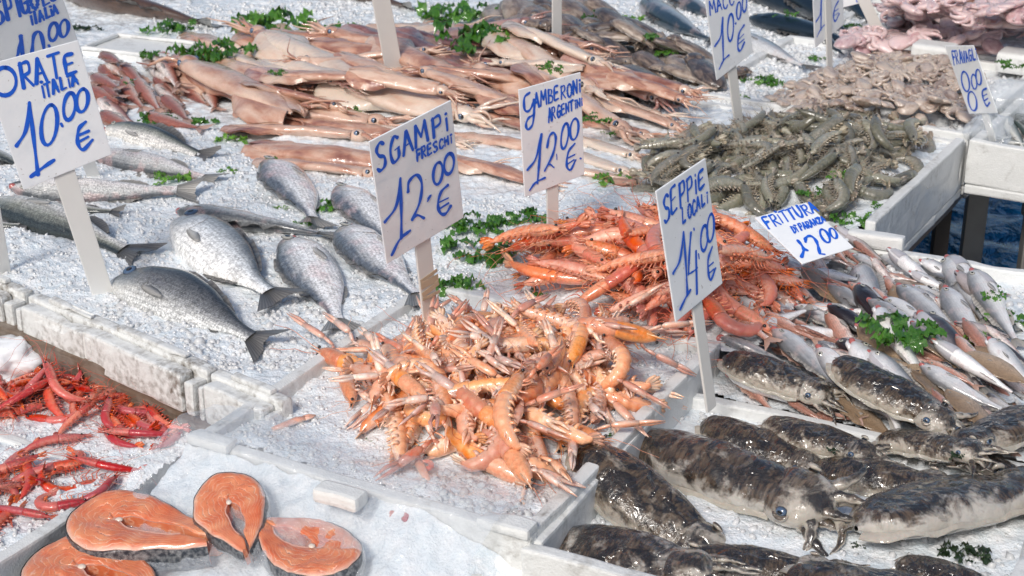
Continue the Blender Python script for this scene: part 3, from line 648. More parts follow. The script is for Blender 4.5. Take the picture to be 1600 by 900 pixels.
def waterm():
    n = 70; xs = np.linspace(-.95, .95, n); ys = np.linspace(-.66, .66, n); X, Y = np.meshgrid(xs, ys)
    Z = .34+.012*n2(X, Y, 14, 3)+.007*n2(X+Y*.5, Y, 34, 4); g = Geo(); g.grid(np.stack([X, Y, Z], -1)); return g.mesh('water', M['water'])
link('water', waterm(), tb)
def trestle(pxs, z0, label, mat):
    (x0, y0, x1, y1) = pxs
    r = empty('trestle', (*P((x0+x1)/2, y1, -.3)[:2], -.85)); tag(r, label, 'trestle')
    return r
q = P(1472, 345, -.2); r = empty('trestle', (q[0], q[1], -.85)); tag(r, 'dark wooden trestle leg between the shrimp box and the water', 'trestle')
g = Geo(); g.box((0, 0, .36), (.032, .03, .72)); link('leg', bevel(g.mesh('leg', M['darkwood'], False), .003), r)
g = Geo(); g.box((0, .12, .71), (.6, .3, .012)); 
q = P(1590, 345, -.18); r = empty('trestle', (q[0]+.10, q[1], -.85)); tag(r, 'grey metal trestle frame under the small fish box', 'trestle')
for c, s in (((-.06, 0, .34), (.05, .03, .68)), ((.34, 0, .34), (.05, .03, .68)), ((-.06, .42, .34), (.05, .03, .68)), ((.34, .42, .34), (.05, .03, .68))):
    g = Geo(); g.box(c, s); link('leg', bevel(g.mesh('leg', M['metal'], False), .003), r)
for c, s in (((.14, 0, .705), (.46, .035, .05)), ((.14, .42, .705), (.46, .035, .05))):
    g = Geo(); g.box(c, s); link('rail', bevel(g.mesh('rail', M['metal'], False), .003), r)

# ------------------------------------------------------------------ price cards on stakes
def catm(pts): return crom(pts, 7)
def E_(c, rx, ry, tilt=0, n=22, a0=80, a1=450):
    a = np.radians(np.linspace(a0, a1, n)); x = rx*np.cos(a); y = -ry*np.sin(a); return [(c[0]+u+tilt*(-v), c[1]+v) for u, v in zip(x, y)]
GL = {
 'A': [[(.02, 0), (.45, 1)], [(.45, 1), (.68, .5), (.92, 0)], [(.16, .36), (.8, .40)]], 'B': [[(.1, 0), (.12, 1)], [(.12, .98), (.7, .9), (.6, .6), (.2, .52)], [(.2, .52), (.85, .42), (.75, .06), (.1, .02)]],
 'C': [[(.88, .86), (.5, 1), (.12, .6), (.2, .1), (.6, 0), (.92, .2)]], 'D': [[(.12, 0), (.14, 1)], [(.0, .98), (.8, .8), (.85, .25), (.1, .02)]],
 'E': [[(.85, .95), (.2, .92), (.12, .5), (.16, .05), (.9, .08)], [(.15, .5), (.75, .54)]], 'F': [[(.9, .95), (.15, .95), (.16, .5), (.12, 0)], [(.15, .52), (.7, .55)]],
 'G': [[(.88, .88), (.5, 1), (.1, .55), (.25, .02), (.8, .1), (.85, .48)], [(.5, .46), (.95, .50)]], 'H': [[(.12, 0), (.16, 1)], [(.86, 1), (.84, 0)], [(.15, .5), (.85, .52)]],
 'I': [[(.5, 0), (.5, 1)]], 'i': [[(.5, 0), (.5, .72)], [(.5, .95), (.52, 1.0)]], 'L': [[(.2, 1), (.16, .02)], [(.16, .02), (.9, .06)]],
 'M': [[(.04, 0), (.16, 1)], [(.16, 1), (.5, .35)], [(.5, .35), (.84, 1)], [(.84, 1), (.96, 0)]], 'N': [[(.1, 0), (.14, 1)], [(.14, 1), (.84, .02)], [(.84, .02), (.88, 1)]],
 'O': [E_((.5, -.5), .42, .5)], 'P': [[(.14, 0), (.16, 1)], [(.05, .94), (.75, .96), (.8, .55), (.18, .46)]], 'Q': [E_((.5, -.5), .42, .5)],
 'R': [[(.12, 0), (.14, 1)], [(.02, .92), (.75, .96), (.78, .58), (.18, .48)], [(.3, .48), (.95, 0)]], 'S': [[(.85, .88), (.5, 1), (.15, .8), (.35, .55), (.8, .4), (.78, .1), (.35, 0), (.08, .12)]],
 'T': [[(.0, .95), (1, .98)], [(.5, .96), (.46, 0)]], 'U': [[(.1, 1), (.16, .25), (.5, 0), (.84, .3), (.88, 1)]], 'V': [[(.05, 1), (.5, 0)], [(.5, 0), (.95, 1)]],
 'Z': [[(.08, .95), (.9, .95)], [(.9, .95), (.1, .04)], [(.1, .04), (.95, .06)]],
}
GL['O'] = [[(x, 1+y) for x, y in GL['O'][0]] if False else [(x, -y) for x, y in GL['O'][0]]]
def text(s, p0, p1, h0, h1, up=(0, -1), wf=.80, seed=0):
    r = random.Random(seed); out = []; w = {'i': .45, 'I': .45, ' ': .5, 'M': 1.25}; tot = sum(w.get(c, 1) for c in s); x = 0
    p0, p1 = np.array(p0, float), np.array(p1, float); d = p1-p0
    for c in s:
        cw = w.get(c, 1)
        if c != ' ':
            h = h0+(h1-h0)*(x+cw/2)/tot; a = p0+d*x/tot; e = d*cw/tot*wf; u = np.array(up, float)*h*r.uniform(.92, 1.06); j = np.array([r.uniform(-1, 1), r.uniform(-1, 1)])*h*.04
            for st in GL[c]:
                st = crom(st, 6) if len(st) > 3 else np.array(st, float); out.append([tuple(a+j+e*q[0]+u*q[1]) for q in st])
        x += cw
    return out
def fit_plane(cor, base, zb, tmin=-35, tmax=35):
    B = P(base[0], base[1], zb); best = None
    for az in range(-70, 71, 2):
        for ti in range(tmin, tmax+1, 2):
            a, t = radians(az), radians(ti); n = np.array([sin(a)*cos(t), -cos(a)*cos(t), sin(t)])
            q = []
            for c in cor:
                d = ray(*c); k = n@d
                if abs(k) < .12: break
                q.append(CAM+d*((n@(B-CAM))/k))
            if len(q) < 4: continue
            q = np.array(q); w1, w2, h1, h2 = q[1]-q[0], q[2]-q[3], q[3]-q[0], q[2]-q[1]; L = np.linalg.norm
            w_, h_ = (w1+w2)/2, (h1+h2)/2
            c = (w_@h_/(L(w_)*L(h_)))**2*6+((L(w1)-L(w2))/L(w_))**2+((L(h1)-L(h2))/L(h_))**2+.15*t*t+.03*a*a+.6*max(0, L(h_)/L(w_)-1.75)**2+.6*max(0, 1.2-L(h_)/L(w_))**2
            if best is None or c < best[0]: best = (c, n, q)
    return best[1], best[2], B
def sign(label, cor, base, zb, strokes, origin, zoom, lw, stake=None, stake_w=20, sfront=False, tmin=-35, tmax=35, noink=False, tape=None, off=0.):
    n, q, B = fit_plane(cor, base, zb, tmin, tmax); B = B+n*off; C = q.mean(0)+n*off; W = ((q[1]-q[0])+(q[2]-q[3]))/2; H = ((q[3]-q[0])+(q[2]-q[1]))/2
    ex = W/np.linalg.norm(W); ey = np.cross(n, ex); wl, hl = np.linalg.norm(W), np.linalg.norm(H)
    def on(px, py):
        d = ray(px, py); return CAM+d*((n@(C-CAM))/(n@d))
    R = Matrix(np.stack([ex, ey, n], 1).tolist()); r = empty('price_sign', B, R); tag(r, label, 'price sign', 'handwritten price signs'); Bi = np.array(B)
    loc = lambda p: np.array([(p-Bi)@ex, (p-Bi)@ey, (p-Bi)@n])
    g = Geo(); qq = np.array([loc(p+n*off) for p in q]); c0 = qq.mean(0)
    cs = [tuple(c0+np.array([sx*wl/2, sy*hl/2, 0])) for sx, sy in ((-1, 1), (1, 1), (1, -1), (-1, -1))]
    cs = [tuple(.5*np.array(u)+.5*np.array(v)) for u, v in zip(cs, qq)]                # hand-cut card, not quite square
    th = .0025; g.add([(x, y, 0) for x, y, z in cs]+[(x, y, -th) for x, y, z in cs], [(3, 2, 1, 0), (4, 5, 6, 7), (0, 1, 5, 4), (1, 2, 6, 5), (2, 3, 7, 6), (3, 0, 4, 7)])
    link('card', bevel(g.mesh('card', M['card'], False), .0012, 2), r)
    if stake:
        (tx, ty), (bx, by) = stake; t3, b3 = loc(on(tx, ty)), loc(on(bx, by)); t3[2] = b3[2] = 0
        up = (t3-b3)/np.linalg.norm(t3-b3); b3 = b3-up*.03; sw = stake_w*mpp(bx, by, zb)
        sd = np.array([up[1], -up[0], 0]); z0 = .0006 if sfront else -th-.0045; k = [b3-sd*sw/2, b3+sd*sw/2, t3+sd*sw/2, t3-sd*sw/2]
        g = Geo(); g.add([(a[0], a[1], z0) for a in k]+[(a[0], a[1], z0+.004) for a in k], [(3, 2, 1, 0), (4, 5, 6, 7), (0, 1, 5, 4), (1, 2, 6, 5), (2, 3, 7, 6), (3, 0, 4, 7)])
        so_ = link('stake', bevel(g.mesh('stake', M['stake'], False), .0012, 2), r)
        if tape:
            g = Geo()
            for i, (cy, hh, rz) in enumerate(tape):
                p = loc(on(*cy)); g.box((p[0], p[1], z0+.0045+.0004*i), (sw*1.16, hh, .0006), rz)
            link('tape_strip', g.mesh('tape_strip', M['tape'], False), so_)
    if strokes:
        g = Geo(); lw0 = lw*.5*np.mean([mpp(*cor[0], .1), mpp(*cor[2], .1)])*.93
        for i, st in enumerate(strokes):
            p = np.array([loc(on(origin[0]+a/zoom, origin[1]+b/zoom)) for a, b in st]); sz = np.ptp(np.array(st), axis=0).max()/zoom; lwm = lw0*min(1.05, max(.5, .34+sz/42)) if len(st) > 2 or sz > 6 else lw0
            keep = np.ones(len(p), bool)
            d = np.gradient(p[:, :2], axis=0) if len(p) > 2 else np.repeat((p[-1:]-p[:1])[:, :2], len(p), 0); d /= np.linalg.norm(d, axis=1)[:, None]+1e-12
            nn = np.stack([-d[:, 1], d[:, 0]], 1); rr = random.Random(i); wv = lwm*(1+.22*np.array([sin(i*2.1+k*.7) for k in range(len(p))]))
            z = .0006+.00003*(i % 25); e0 = p[0, :2]-d[0]*lwm*.7; e1 = p[-1, :2]+d[-1]*lwm*.7
            pts = np.vstack([e0[None], p[:, :2], e1[None]]); wv = np.concatenate([[lwm*.45], wv, [lwm*.45]]); nn = np.vstack([nn[:1], nn, nn[-1:]])
            V = np.stack([np.column_stack([pts+nn*wv[:, None], np.full(len(pts), z)]), np.column_stack([pts-nn*wv[:, None], np.full(len(pts), z)])], 1)
            g.grid(V)
        o = link('lettering', g.mesh('lettering', M['ink'], False), r)
    return r
c_ = catm
sign('white card reading ORATE ITALIA 10.00 € at the left edge', [(-29, 100), (123, 66), (174, 238), (38, 300)], (152, 452), 0,
     [E_((22, 395), 56, 68)]+text('RATE', (105, 428), (385, 350), 135, 105, (-.18, -1), .82, 1)+text('iTALiA', (205, 478), (385, 402), 74, 50, (-.2, -1), .8, 2)
     + [c_([(78, 710), (125, 630), (142, 497)]), c_([(142, 497), (165, 690), (184, 850)]), c_([(148, 858), (205, 815), (262, 776)]), E_((238, 606), 38, 98, .1), [(296, 600), (302, 612)], E_((336, 516), 28, 66, .1), E_((398, 487), 28, 56, .1),
        c_([(415, 590), (382, 625), (376, 690), (402, 726), (448, 678)]), [(372, 660), (432, 634)], [(378, 690), (428, 662)]], (0, 0), 3.106, 4.6, ((72, 180), (158, 447)), 33)
sign('white card reading SPIGOLE ITALIA 10.00, half behind the ORATE card', [(-66, 18), (86, -34), (132, 90), (-24, 128)], (142, 272), 0.0,
     text('SPiGOLE', (-10, 122), (300, -12), 120, 85, (-.22, -1), .82, 4)+text('iTALiA', (152, 120), (290, 62), 62, 45, (-.2, -1), .8, 5)
     + [c_([(84, 272), (98, 215), (100, 170)]), [(100, 170), (110, 266)], c_([(155, 252), (165, 170), (195, 158), (214, 240), (214, 330)]), [(236, 218), (240, 226)], E_((258, 153), 21, 44, .1), E_((310, 137), 21, 42, .1)], (0, 0), 3.106, 4.4, ((60, 60), (145, 272)), 20)
sign('white card reading SGAMPI FRESCHI 12.00 € behind the scampi heap', [(576.5, 220.5), (705, 158), (724.7, 339), (604.4, 414)], (677, 512), .02,
     text('SGAMPi', (100, 398), (478, 165), 150, 92, (-.1, -1), .82, 7)+text('FRESCHi', (300, 342), (490, 240), 62, 44, (-.08, -1), .8, 8)
     + [c_([(135, 657), (196, 570), (217, 428)]), c_([(217, 428), (222, 600), (222, 742)]), c_([(172, 828), (215, 745), (268, 700)]), c_([(257, 500), (262, 445), (302, 410), (328, 455), (318, 550), (278, 645)]), c_([(278, 645), (305, 620), (342, 636)]), [(358, 548), (376, 515)], [(362, 535), (372, 520)],
        E_((412, 402), 24, 58, .1), E_((470, 352), 25, 54, .1), c_([(465, 462), (428, 500), (412, 565), (425, 608), (452, 612), (480, 570)]), [(420, 552), (466, 530)], [(424, 584), (468, 556)]], (560, 150), 3.333, 4.6, ((655, 300), (677, 508)), 30, tape=[((672, 432), .006, .1), ((673, 441), .012, -.05), ((674, 452), .009, .18), ((675, 462), .006, -.1)])
sign('white card reading GAMBERONI ARGENTINI 12.00 € behind the prawns', [(811, 139), (908, 114), (913, 272), (819.5, 309.5)], (866, 355), .03,
     [c_([(112, 182), (78, 215), (80, 290), (105, 300), (128, 265), (138, 225)]), c_([(138, 225), (140, 300), (130, 385), (100, 418), (88, 385), (105, 345), (135, 325)])]+text('AMBERONi', (142, 282), (442, 178), 100, 84, (-.03, -1), .82, 11)+text('ARGENTiNi', (230, 372), (452, 262), 92, 48, (-.05, -1), .8, 12)
     + [c_([(95, 677), (150, 600), (186, 445)]), c_([(186, 445), (172, 620), (160, 762)]), c_([(110, 806), (150, 755), (210, 725)]), c_([(222, 532), (236, 462), (264, 438), (277, 480), (258, 575), (206, 682)]), c_([(206, 682), (235, 640), (266, 660)]), [(284, 575), (286, 610)],
        E_((336, 460), 22, 82, .12), E_((397, 416), 26, 68, .1), c_([(400, 508), (360, 560), (348, 645), (372, 676), (406, 612)]), [(348, 604), (400, 578)], [(350, 642), (396, 610)], [(434, 602), (440, 604)]], (800, 100), 4.092, 3.6, ((864, 200), (866, 352)), 21)
sign('white card reading SEPPIE LOCALI 14.00 € between prawns and cuttlefish', [(1025.5, 297.5), (1103, 248), (1129, 442), (1056, 505)], (1113, 618), .01,
     text('SEPPiE', (85, 352), (300, 150), 145, 88, (-.06, -1), .82, 14)+text('LOCALi', (180, 352), (308, 240), 76, 54, (-.05, -1), .8, 15)
     + [c_([(130, 602), (165, 530), (183, 393)]), c_([(183, 393), (195, 560), (202, 712)]), c_([(165, 783), (195, 720), (218, 683)]), c_([(222, 395), (214, 500), (210, 606)]), c_([(210, 606), (235, 590), (255, 572)]), [(247, 488), (252, 705)], [(260, 502), (263, 528)], [(236, 376), (238, 382)],
        E_((288, 424), 17, 64, .06), E_((320, 372), 17, 70, .06), c_([(328, 468), (308, 530), (310, 605), (322, 632), (345, 575)]), [(306, 570), (334, 545)], [(308, 604), (338, 578)]], (1010, 240), 3.214, 4.2, ((1085, 420), (1112, 612)), 24)
sign('tilted white card reading FRITTURA DI PARANZA 12.00 lying between prawns and small fish', [(1179, 340), (1259, 316), (1335, 386), (1254, 412)], (1256, 411), .075,
     text('FRiTTURA', (300, 432), (905, 222), 150, 132, (-.62, -.9), .86, 17)+text('Di PARANZA', (605, 490), (985, 345), 92, 68, (-.55, -.9), .8, 18)
     + [c_([(645, 570), (700, 640), (715, 690), (690, 770)]), [(715, 668), (760, 690)], c_([(738, 592), (740, 545), (790, 520), (850, 560), (885, 640), (905, 728)]), [(905, 728), (965, 736)], E_((965, 520), 46, 78, -.45), E_((1062, 490), 36, 60, -.4)], (1160, 300), 7.5, 5.6, tmin=10, tmax=75)
sign('white card reading FRAVAGLI 8.00 € above the small fish box', [(1476, 71), (1521, 72), (1558, 176), (1514, 179)], (1544, 206), .02,
     text('FRAVAGLi', (105, 142), (238, 112), 74, 56, (-.18, -1), .84, 20)
     + [E_((170, 232), 20, 54, -.15), E_((208, 338), 22, 52, -.15), [(211, 266), (215, 271)], E_((217, 233), 14, 40, -.1), E_((241, 208), 14, 42, -.1), c_([(284, 268), (262, 285), (268, 330), (286, 364), (301, 345)]), [(264, 312), (286, 300)], [(270, 338), (290, 324)]], (1460, 60), 3.464, 3.0, ((1520, 120), (1543, 202)), 15)
sign('white card reading MACC 10.00 € in front of the dark mackerel', [(1098, -24), (1162, -52), (1176, 80), (1121, 128)], (1156, 190), .02,
     text('MACC', (105, 132), (310, 25), 110, 95, (-.12, -1), .84, 22)+[c_([(140, 386), (190, 300), (207, 145)]), c_([(207, 145), (208, 330), (212, 500)]), c_([(178, 576), (215, 500), (260, 457)]), E_((272, 228), 24, 114, .04), [(313, 190), (316, 198)], E_((340, 88), 18, 72, .04), E_((388, 28), 18, 70, .04),
        c_([(385, 206), (342, 280), (332, 390), (352, 422), (388, 350)]), [(335, 332), (382, 282)], [(336, 366), (384, 325)]], (1090, 0), 5.333, 3.0, ((1140, 60), (1156, 184)), 19)
sign('white card reading 12 € on a front stake among the dark mackerel', [(1269, -38), (1317, -64), (1318, 37), (1274, 77)], (1296, 118), .02,
     [c_([(985, 182), (1020, 115), (1030, -20)]), [(1030, -20), (1026, 250)], c_([(994, 306), (1020, 250), (1055, 207)]), c_([(1060, 30), (1072, -5), (1092, 0), (1088, 60), (1068, 132)]), [(1068, 132), (1098, 100)], [(1098, 60), (1102, 72)], c_([(1172, 5), (1140, 70), (1132, 150), (1148, 174), (1178, 112)]), [(1134, 98), (1172, 72)], [(1136, 130), (1170, 104)]], (1090, 0), 5.333, 2.6, ((1290, -60), (1295, 114)), 14, sfront=True)
sign('white card cropped at the top edge on a leaning stake beside pink octopus', [(1290, -50), (1336, -70), (1346, 6), (1304, 14)], (1374, 52), .02, [c_([(1330, -20), (1322, 12), (1340, 16)])], (1090, 0), 5.333, 2.4, ((1330, -40), (1372, 48)), 18, sfront=True)
sign('tall white stake leaning among the purple squid', [(520, -190), (610, -215), (625, -70), (540, -50)], (617, 108), .04, None, (0, 0), 1, 1, ((580, -90), (616, 104)), 29)
sign('narrow white stake standing beside the small cuttlefish', [(840, -180), (910, -200), (915, -50), (845, -30)], (872, 82), .03, None, (0, 0), 1, 1, ((872, -80), (872, 80)), 18)
sign('white stake end at the left edge beside the large bass', [(-110, 120), (-10, 100), (0, 250), (-95, 270)], (4, 425), 0.0, None, (0, 0), 1, 1, ((-35, 200), (3, 421)), 30)

# ------------------------------------------------------------------ fish
def body_loft(g, top, bot, hz, n=26, k=18, bend=0., L=1., pw=.85, m=0, u0=0., rough=0, seed=0):
    t = np.linspace(0, 1, n)**1.0; t = .5*t+.5*(1-np.cos(pi*t))/2
    tp, bt, hh = kn(top, t), kn(bot, t), kn(hz, t); x = (.5-t); yc = bend*(x**2*4-.3)
    dy = np.gradient(yc, x); a = np.arange(k)*2*pi/k; c, s = np.cos(a), np.sin(a)
    V = np.zeros((n, k, 3)); UV = np.zeros((n, k, 2))
    for i in range(n):
        off = np.where(c > 0, tp[i]*c, bt[i]*c); zz = hh[i]*np.sign(s)*np.abs(s)**pw
        nx, ny = -dy[i], 1.; q = math.hypot(nx, ny)
        V[i, :, 0] = x[i]+off*nx/q; V[i, :, 1] = yc[i]+off*ny/q; V[i, :, 2] = zz; UV[i, :, 0] = u0+t[i]*(1-u0); UV[i, :, 1] = .5+.5*c
    if rough: V += rough*np.stack([vnoise(V*14, seed), vnoise(V*14+9, seed+1), vnoise(V*14+21, seed+2)], -1)*np.minimum(1, (hh/hh.max()*3))[:, None, None]
    g.grid(V*L, UV, m, True); return t, tp, bt, hh, yc
def fan(g, root0, root1, ang0, ang1, ln, fork=0., n=9, mrays=5, th=.0035, wav=.006, zdir=None, m=0, seed=0):
    """a fin: rays from the line root0-root1, angles ang0..ang1 in the xy plane"""
    r0, r1 = np.array(root0, float), np.array(root1, float); f = np.linspace(0, 1, n); s = np.linspace(0, 1, mrays)
    V = np.zeros((2, n, mrays, 3)); UV = np.zeros((n, mrays, 2)); rr = np.random.default_rng(seed)
    for i, q in enumerate(f):
        a = ang0+(ang1-ang0)*q; l = ln*(1-fork*(1-abs(2*q-1)**1.3))*(1+.08*rr.uniform(-1, 1)); d = np.array([cos(a), sin(a), 0])
        if zdir is not None: d = d*cos(zdir)+np.array([0, 0, sin(zdir)])
        for j, u in enumerate(s):
            p = r0+(r1-r0)*q+d*l*u; z = wav*u*sin(q*7+seed)+(.25*th if i % 2 else -.25*th)
            V[0, i, j] = p+[0, 0, z+th*(1-.7*u)/2]; V[1, i, j] = p+[0, 0, z-th*(1-.7*u)/2]; UV[i, j] = (u, q)
    g.grid(V[0], UV, m); g.grid(V[1][:, ::-1], UV[:, ::-1], m)
    return g
PR = {
 'bream': dict(top=[(0, 0.0034), (0.03, 0.0473), (0.1, 0.0989), (0.22, 0.1462), (0.36, 0.1634), (0.55, 0.1419), (0.72, 0.0903), (0.86, 0.043), (0.94, 0.0327), (1, 0.0361)], bot=[(0, 0.0035), (0.03, 0.0352), (0.1, 0.0748), (0.25, 0.1188), (0.4, 0.1364), (0.6, 0.1188), (0.75, 0.0748), (0.88, 0.0378), (0.94, 0.0317), (1, 0.0352)], hz=[(0, .003), (.05, .032), (.2, .068), (.4, .075), (.65, .05), (.85, .022), (1, .010)], tail=.15, fork=.5, eye=(.105, .048, .034), dors=(.25, .80, .022), pec=.15),
 'bass': dict(top=[(0, .004), (.04, .035), (.12, .068), (.25, .098), (.4, .108), (.6, .088), (.78, .055), (.9, .036), (1, .038)], bot=[(0, .004), (.04, .03), (.12, .062), (.25, .09), (.42, .10), (.6, .085), (.78, .052), (.9, .034), (1, .036)], hz=[(0, .003), (.05, .03), (.2, .06), (.4, .068), (.65, .05), (.85, .026), (1, .010)], tail=.15, fork=.35, eye=(.10, .028, .019), dors=(.34, .80, .045), pec=.13),
 'mack': dict(top=[(0, .003), (.05, .035), (.2, .075), (.4, .09), (.6, .078), (.8, .038), (.92, .014), (1, .012)], bot=[(0, .003), (.05, .03), (.2, .07), (.4, .085), (.6, .072), (.8, .035), (.92, .013), (1, .012)], hz=[(0, .003), (.05, .03), (.2, .06), (.4, .07), (.65, .055), (.85, .022), (1, .010)], tail=.15, fork=.75, eye=(.09, .016, .017), dors=(.35, .55, .035), pec=.10),
 'mullet': dict(top=[(0, .004), (.03, .05), (.1, .09), (.22, .115), (.4, .115), (.6, .09), (.8, .055), (.92, .036), (1, .038)], bot=[(0, .004), (.04, .035), (.12, .065), (.3, .085), (.5, .08), (.7, .06), (.88, .036), (1, .036)], hz=[(0, .004), (.05, .045), (.2, .07), (.4, .072), (.65, .052), (.85, .028), (1, .012)], tail=.18, fork=.5, eye=(.12, .05, .026), dors=(.3, .6, .06), pec=.16),
 'hake': dict(top=[(0, 0.0158), (0.04, 0.0462), (0.12, 0.0818), (0.22, 0.103), (0.4, 0.103), (0.6, 0.0818), (0.8, 0.0528), (0.92, 0.0317), (1, 0.0264)], bot=[(0, 0.0104), (0.03, 0.039), (0.1, 0.0845), (0.22, 0.1105), (0.38, 0.1105), (0.55, 0.0832), (0.8, 0.0468), (0.92, 0.0286), (1, 0.026)], hz=[(0, 0.01), (0.05, 0.0438), (0.18, 0.075), (0.35, 0.0813), (0.6, 0.06), (0.85, 0.0275), (1, 0.0125)], tail=.12, fork=.15, eye=(.115, .026, .024), dors=(.3, .85, .04), pec=.13),
 'sole': dict(top=[(0, .01), (.05, .09), (.2, .17), (.4, .195), (.65, .15), (.85, .06), (1, .03)], bot=[(0, .01), (.05, .08), (.2, .17), (.4, .195), (.65, .15), (.85, .06), (1, .03)], hz=[(0, .004), (.1, .025), (.35, .032), (.7, .022), (1, .008)], tail=.07, fork=0., eye=(.09, .045, .014), dors=(.06, .94, .022), pec=.08),
}
def jitk(kn_, r): return [(a, b*(1+r*random.uniform(-1, 1))) for a, b in kn_]
def fish_parts(kind, skin, fin, bend=0., seed=0, eye='eye', mouth=.0, gillw=False, pal=None):
    """unit length along x, snout at +x, back at +y, lying on its flank"""
    p = PR[kind]; random.seed(seed); T = p['tail']; S = 1-T; sh = T/2      # body length S, then the tail fin
    g = Geo(); t, tp, bt, hh, yc = body_loft(g, jitk(p['top'], .04), jitk(p['bot'], .05), jitk(p['hz'], .06), 30, 20, bend, S, .82, rough=.003, seed=seed)
    g.v[0][:, 0] += sh
    out = [('body', g.mesh('body', M[skin]))]
    X = lambda u: (.5-u)*S+sh
    Y = lambda u: float(np.interp(u, t, yc))*S
    I = lambda arr, u: float(np.interp(u, t, arr))*S
    # gill cover: a plate standing a little proud of the cheek
    for sg in (1, -1):
        g = Geo(); a = np.linspace(-.80, .62, 9); us = np.linspace(0, 1, 6); V = np.zeros((9, 6, 3)); UV = np.zeros((9, 6, 2))
        for i, q in enumerate(a):
            ue = .30-.055*(q+.1)**2*2; ub = .16
            for j, w_ in enumerate(us):
                u = ub+(ue-ub)*w_; c = q; s_ = math.sqrt(max(0, 1-c*c))
                off = I(tp, u)*c if c > 0 else I(bt, u)*c; zz = I(hh, u)*s_**.82
                lift = .0045*math.sin(pi*min(1, w_*1.02))**.5*(1 if w_ < .99 else -.6)
                V[i, j] = (X(u), Y(u)+off, sg*(zz+lift)); UV[i, j] = (.10+.15*w_, .5+.5*c)
        g.grid(V if sg > 0 else V[::-1], UV if sg > 0 else UV[::-1]); out.append(('gill_cover', g.mesh('gill_cover', M[skin])))
    ex, ey, er = p['eye']
    for sg in (1, -1):
        g = Geo(); c = ey/max(1e-4, (float(np.interp(ex, t, tp)))); zz = I(hh, ex)*math.sqrt(max(0, 1-c*c))**.82
        ph = np.linspace(0, 1, 6); a = np.arange(14)*2*pi/14
        V = np.stack([er*S*ph[:, None]*np.cos(a)+X(ex), er*S*ph[:, None]*np.sin(a)+Y(ex)+ey*S, sg*(zz+.003+.35*er*S*np.sqrt(1-.9*ph[:, None]**2)+0*a)], -1)
        g.grid(V if sg < 0 else V[:, ::-1], np.stack([np.repeat(ph[:, None], 14, 1)]*2, -1), 0, True); out.append(('eye', g.mesh('eye', M[eye])))
    F = M[fin]
    g = Geo(); ax = -S/2+sh; pk = I(tp, 1.); fan(g, (ax+.012, Y(1.)+pk*.9, 0), (ax+.012, Y(1.)-pk*.9, 0), pi-.50, pi+.50, T*1.05, p['fork'], 13, 6, .006, .014, seed=seed); out.append(('tail_fin', g.mesh('tail_fin', F)))
    u0, u1, hf = p['dors']; us = np.linspace(u0, u1, 14); g = Geo(); V = np.zeros((14, 4, 3)); UV = np.zeros((14, 4, 2))
    for i, u in enumerate(us):
        prof = math.sin(pi*min(1, .12+(i/13)*.85))**.6*hf
        for j in range(4):
            V[i, j] = (X(u)-.5*prof*j/3, Y(u)+I(tp, u)*.97+prof*j/3, .004*sin(i*1.7)*j+(.002 if i % 2 else -.002)); UV[i, j] = (j/3, i/13)
    g.grid(V+[0, 0, .0015], UV); g.grid((V-[0, 0, .0015])[:, ::-1], UV[:, ::-1]); out.append(('dorsal_fin', g.mesh('dorsal_fin', F)))
    v0, v1 = (.62, .82) if kind != 'sole' else (.08, .94); us = np.linspace(v0, v1, 9); g = Geo(); V = np.zeros((9, 3, 3)); UV = np.zeros((9, 3, 2))
    for i, u in enumerate(us):
        prof = math.sin(pi*min(1, .15+(i/8)*.8))**.6*hf*.8
        for j in range(3): V[i, j] = (X(u)-.5*prof*j/2, Y(u)-I(bt, u)*.97-prof*j/2, .002 if i % 2 else -.002); UV[i, j] = (j/2, i/8)
    g.grid(V+[0, 0, .0015], UV); g.grid((V-[0, 0, .0015])[:, ::-1], UV[:, ::-1]); out.append(('anal_fin', g.mesh('anal_fin', F)))
    for sg in (1, -1):
        g = Geo(); u = .29; z = I(hh, u)*.93*sg; leaf(g, (X(u), Y(u)-.03*S, z), (-1, -.16, .05*sg), p['pec']*.13, (0, 0, 1), p['pec'], 0, 8); out.append(('pectoral_fin', g.mesh('pectoral_fin', M['fin_soft'])))
    if mouth:
        g = Geo(); g.ell((X(.012), Y(.02)-.012, 0), (.03*mouth*1.3, .012+.012*mouth, I(hh, .05)*.8), 10, 7); out.append(('mouth', g.mesh('mouth', M['mouth'])))
        g = Geo(); g.tube([(X(.11), Y(.1)-I(bt, .1)*.75, 0), (X(.04), Y(.04)-I(bt, .05)-.010*mouth, 0), (X(-.012), Y(0)-.026*mouth-.008, 0)], [.020, .016, .008], 8, u=(.1, 0)); out.append(('jaw', g.mesh('jaw', M[skin])))
    if gillw:
        for sg in (1, -1):
            g = Geo(); a = np.linspace(0, 1, 11); V = np.zeros((11, 6, 3)); UV = np.zeros((11, 6, 2))
            for i, q in enumerate(a):
                for j in range(6):
                    u = .03+.27*j/5; ang = -1.5+1.25*q; rr_ = 1.06+(.03 if i % 2 else 0)
                    V[i, j] = (X(u), Y(u)+I(bt, u)*math.sin(ang)*rr_, sg*I(hh, u)*math.cos(ang)**.8*rr_+sg*.001 if math.cos(ang) > 0 else 0); UV[i, j] = (j/5, q)
            g.grid(V if sg > 0 else V[::-1], UV); out.append(('throat', g.mesh('throat', M['gillwhite'])))
    ds = []
    for u in (.06, .18, .34, .5, .66, .82): ds.append((X(u), Y(u), (I(tp, u)+I(bt, u))/2, I(hh, u)))
    return out, np.array(ds)
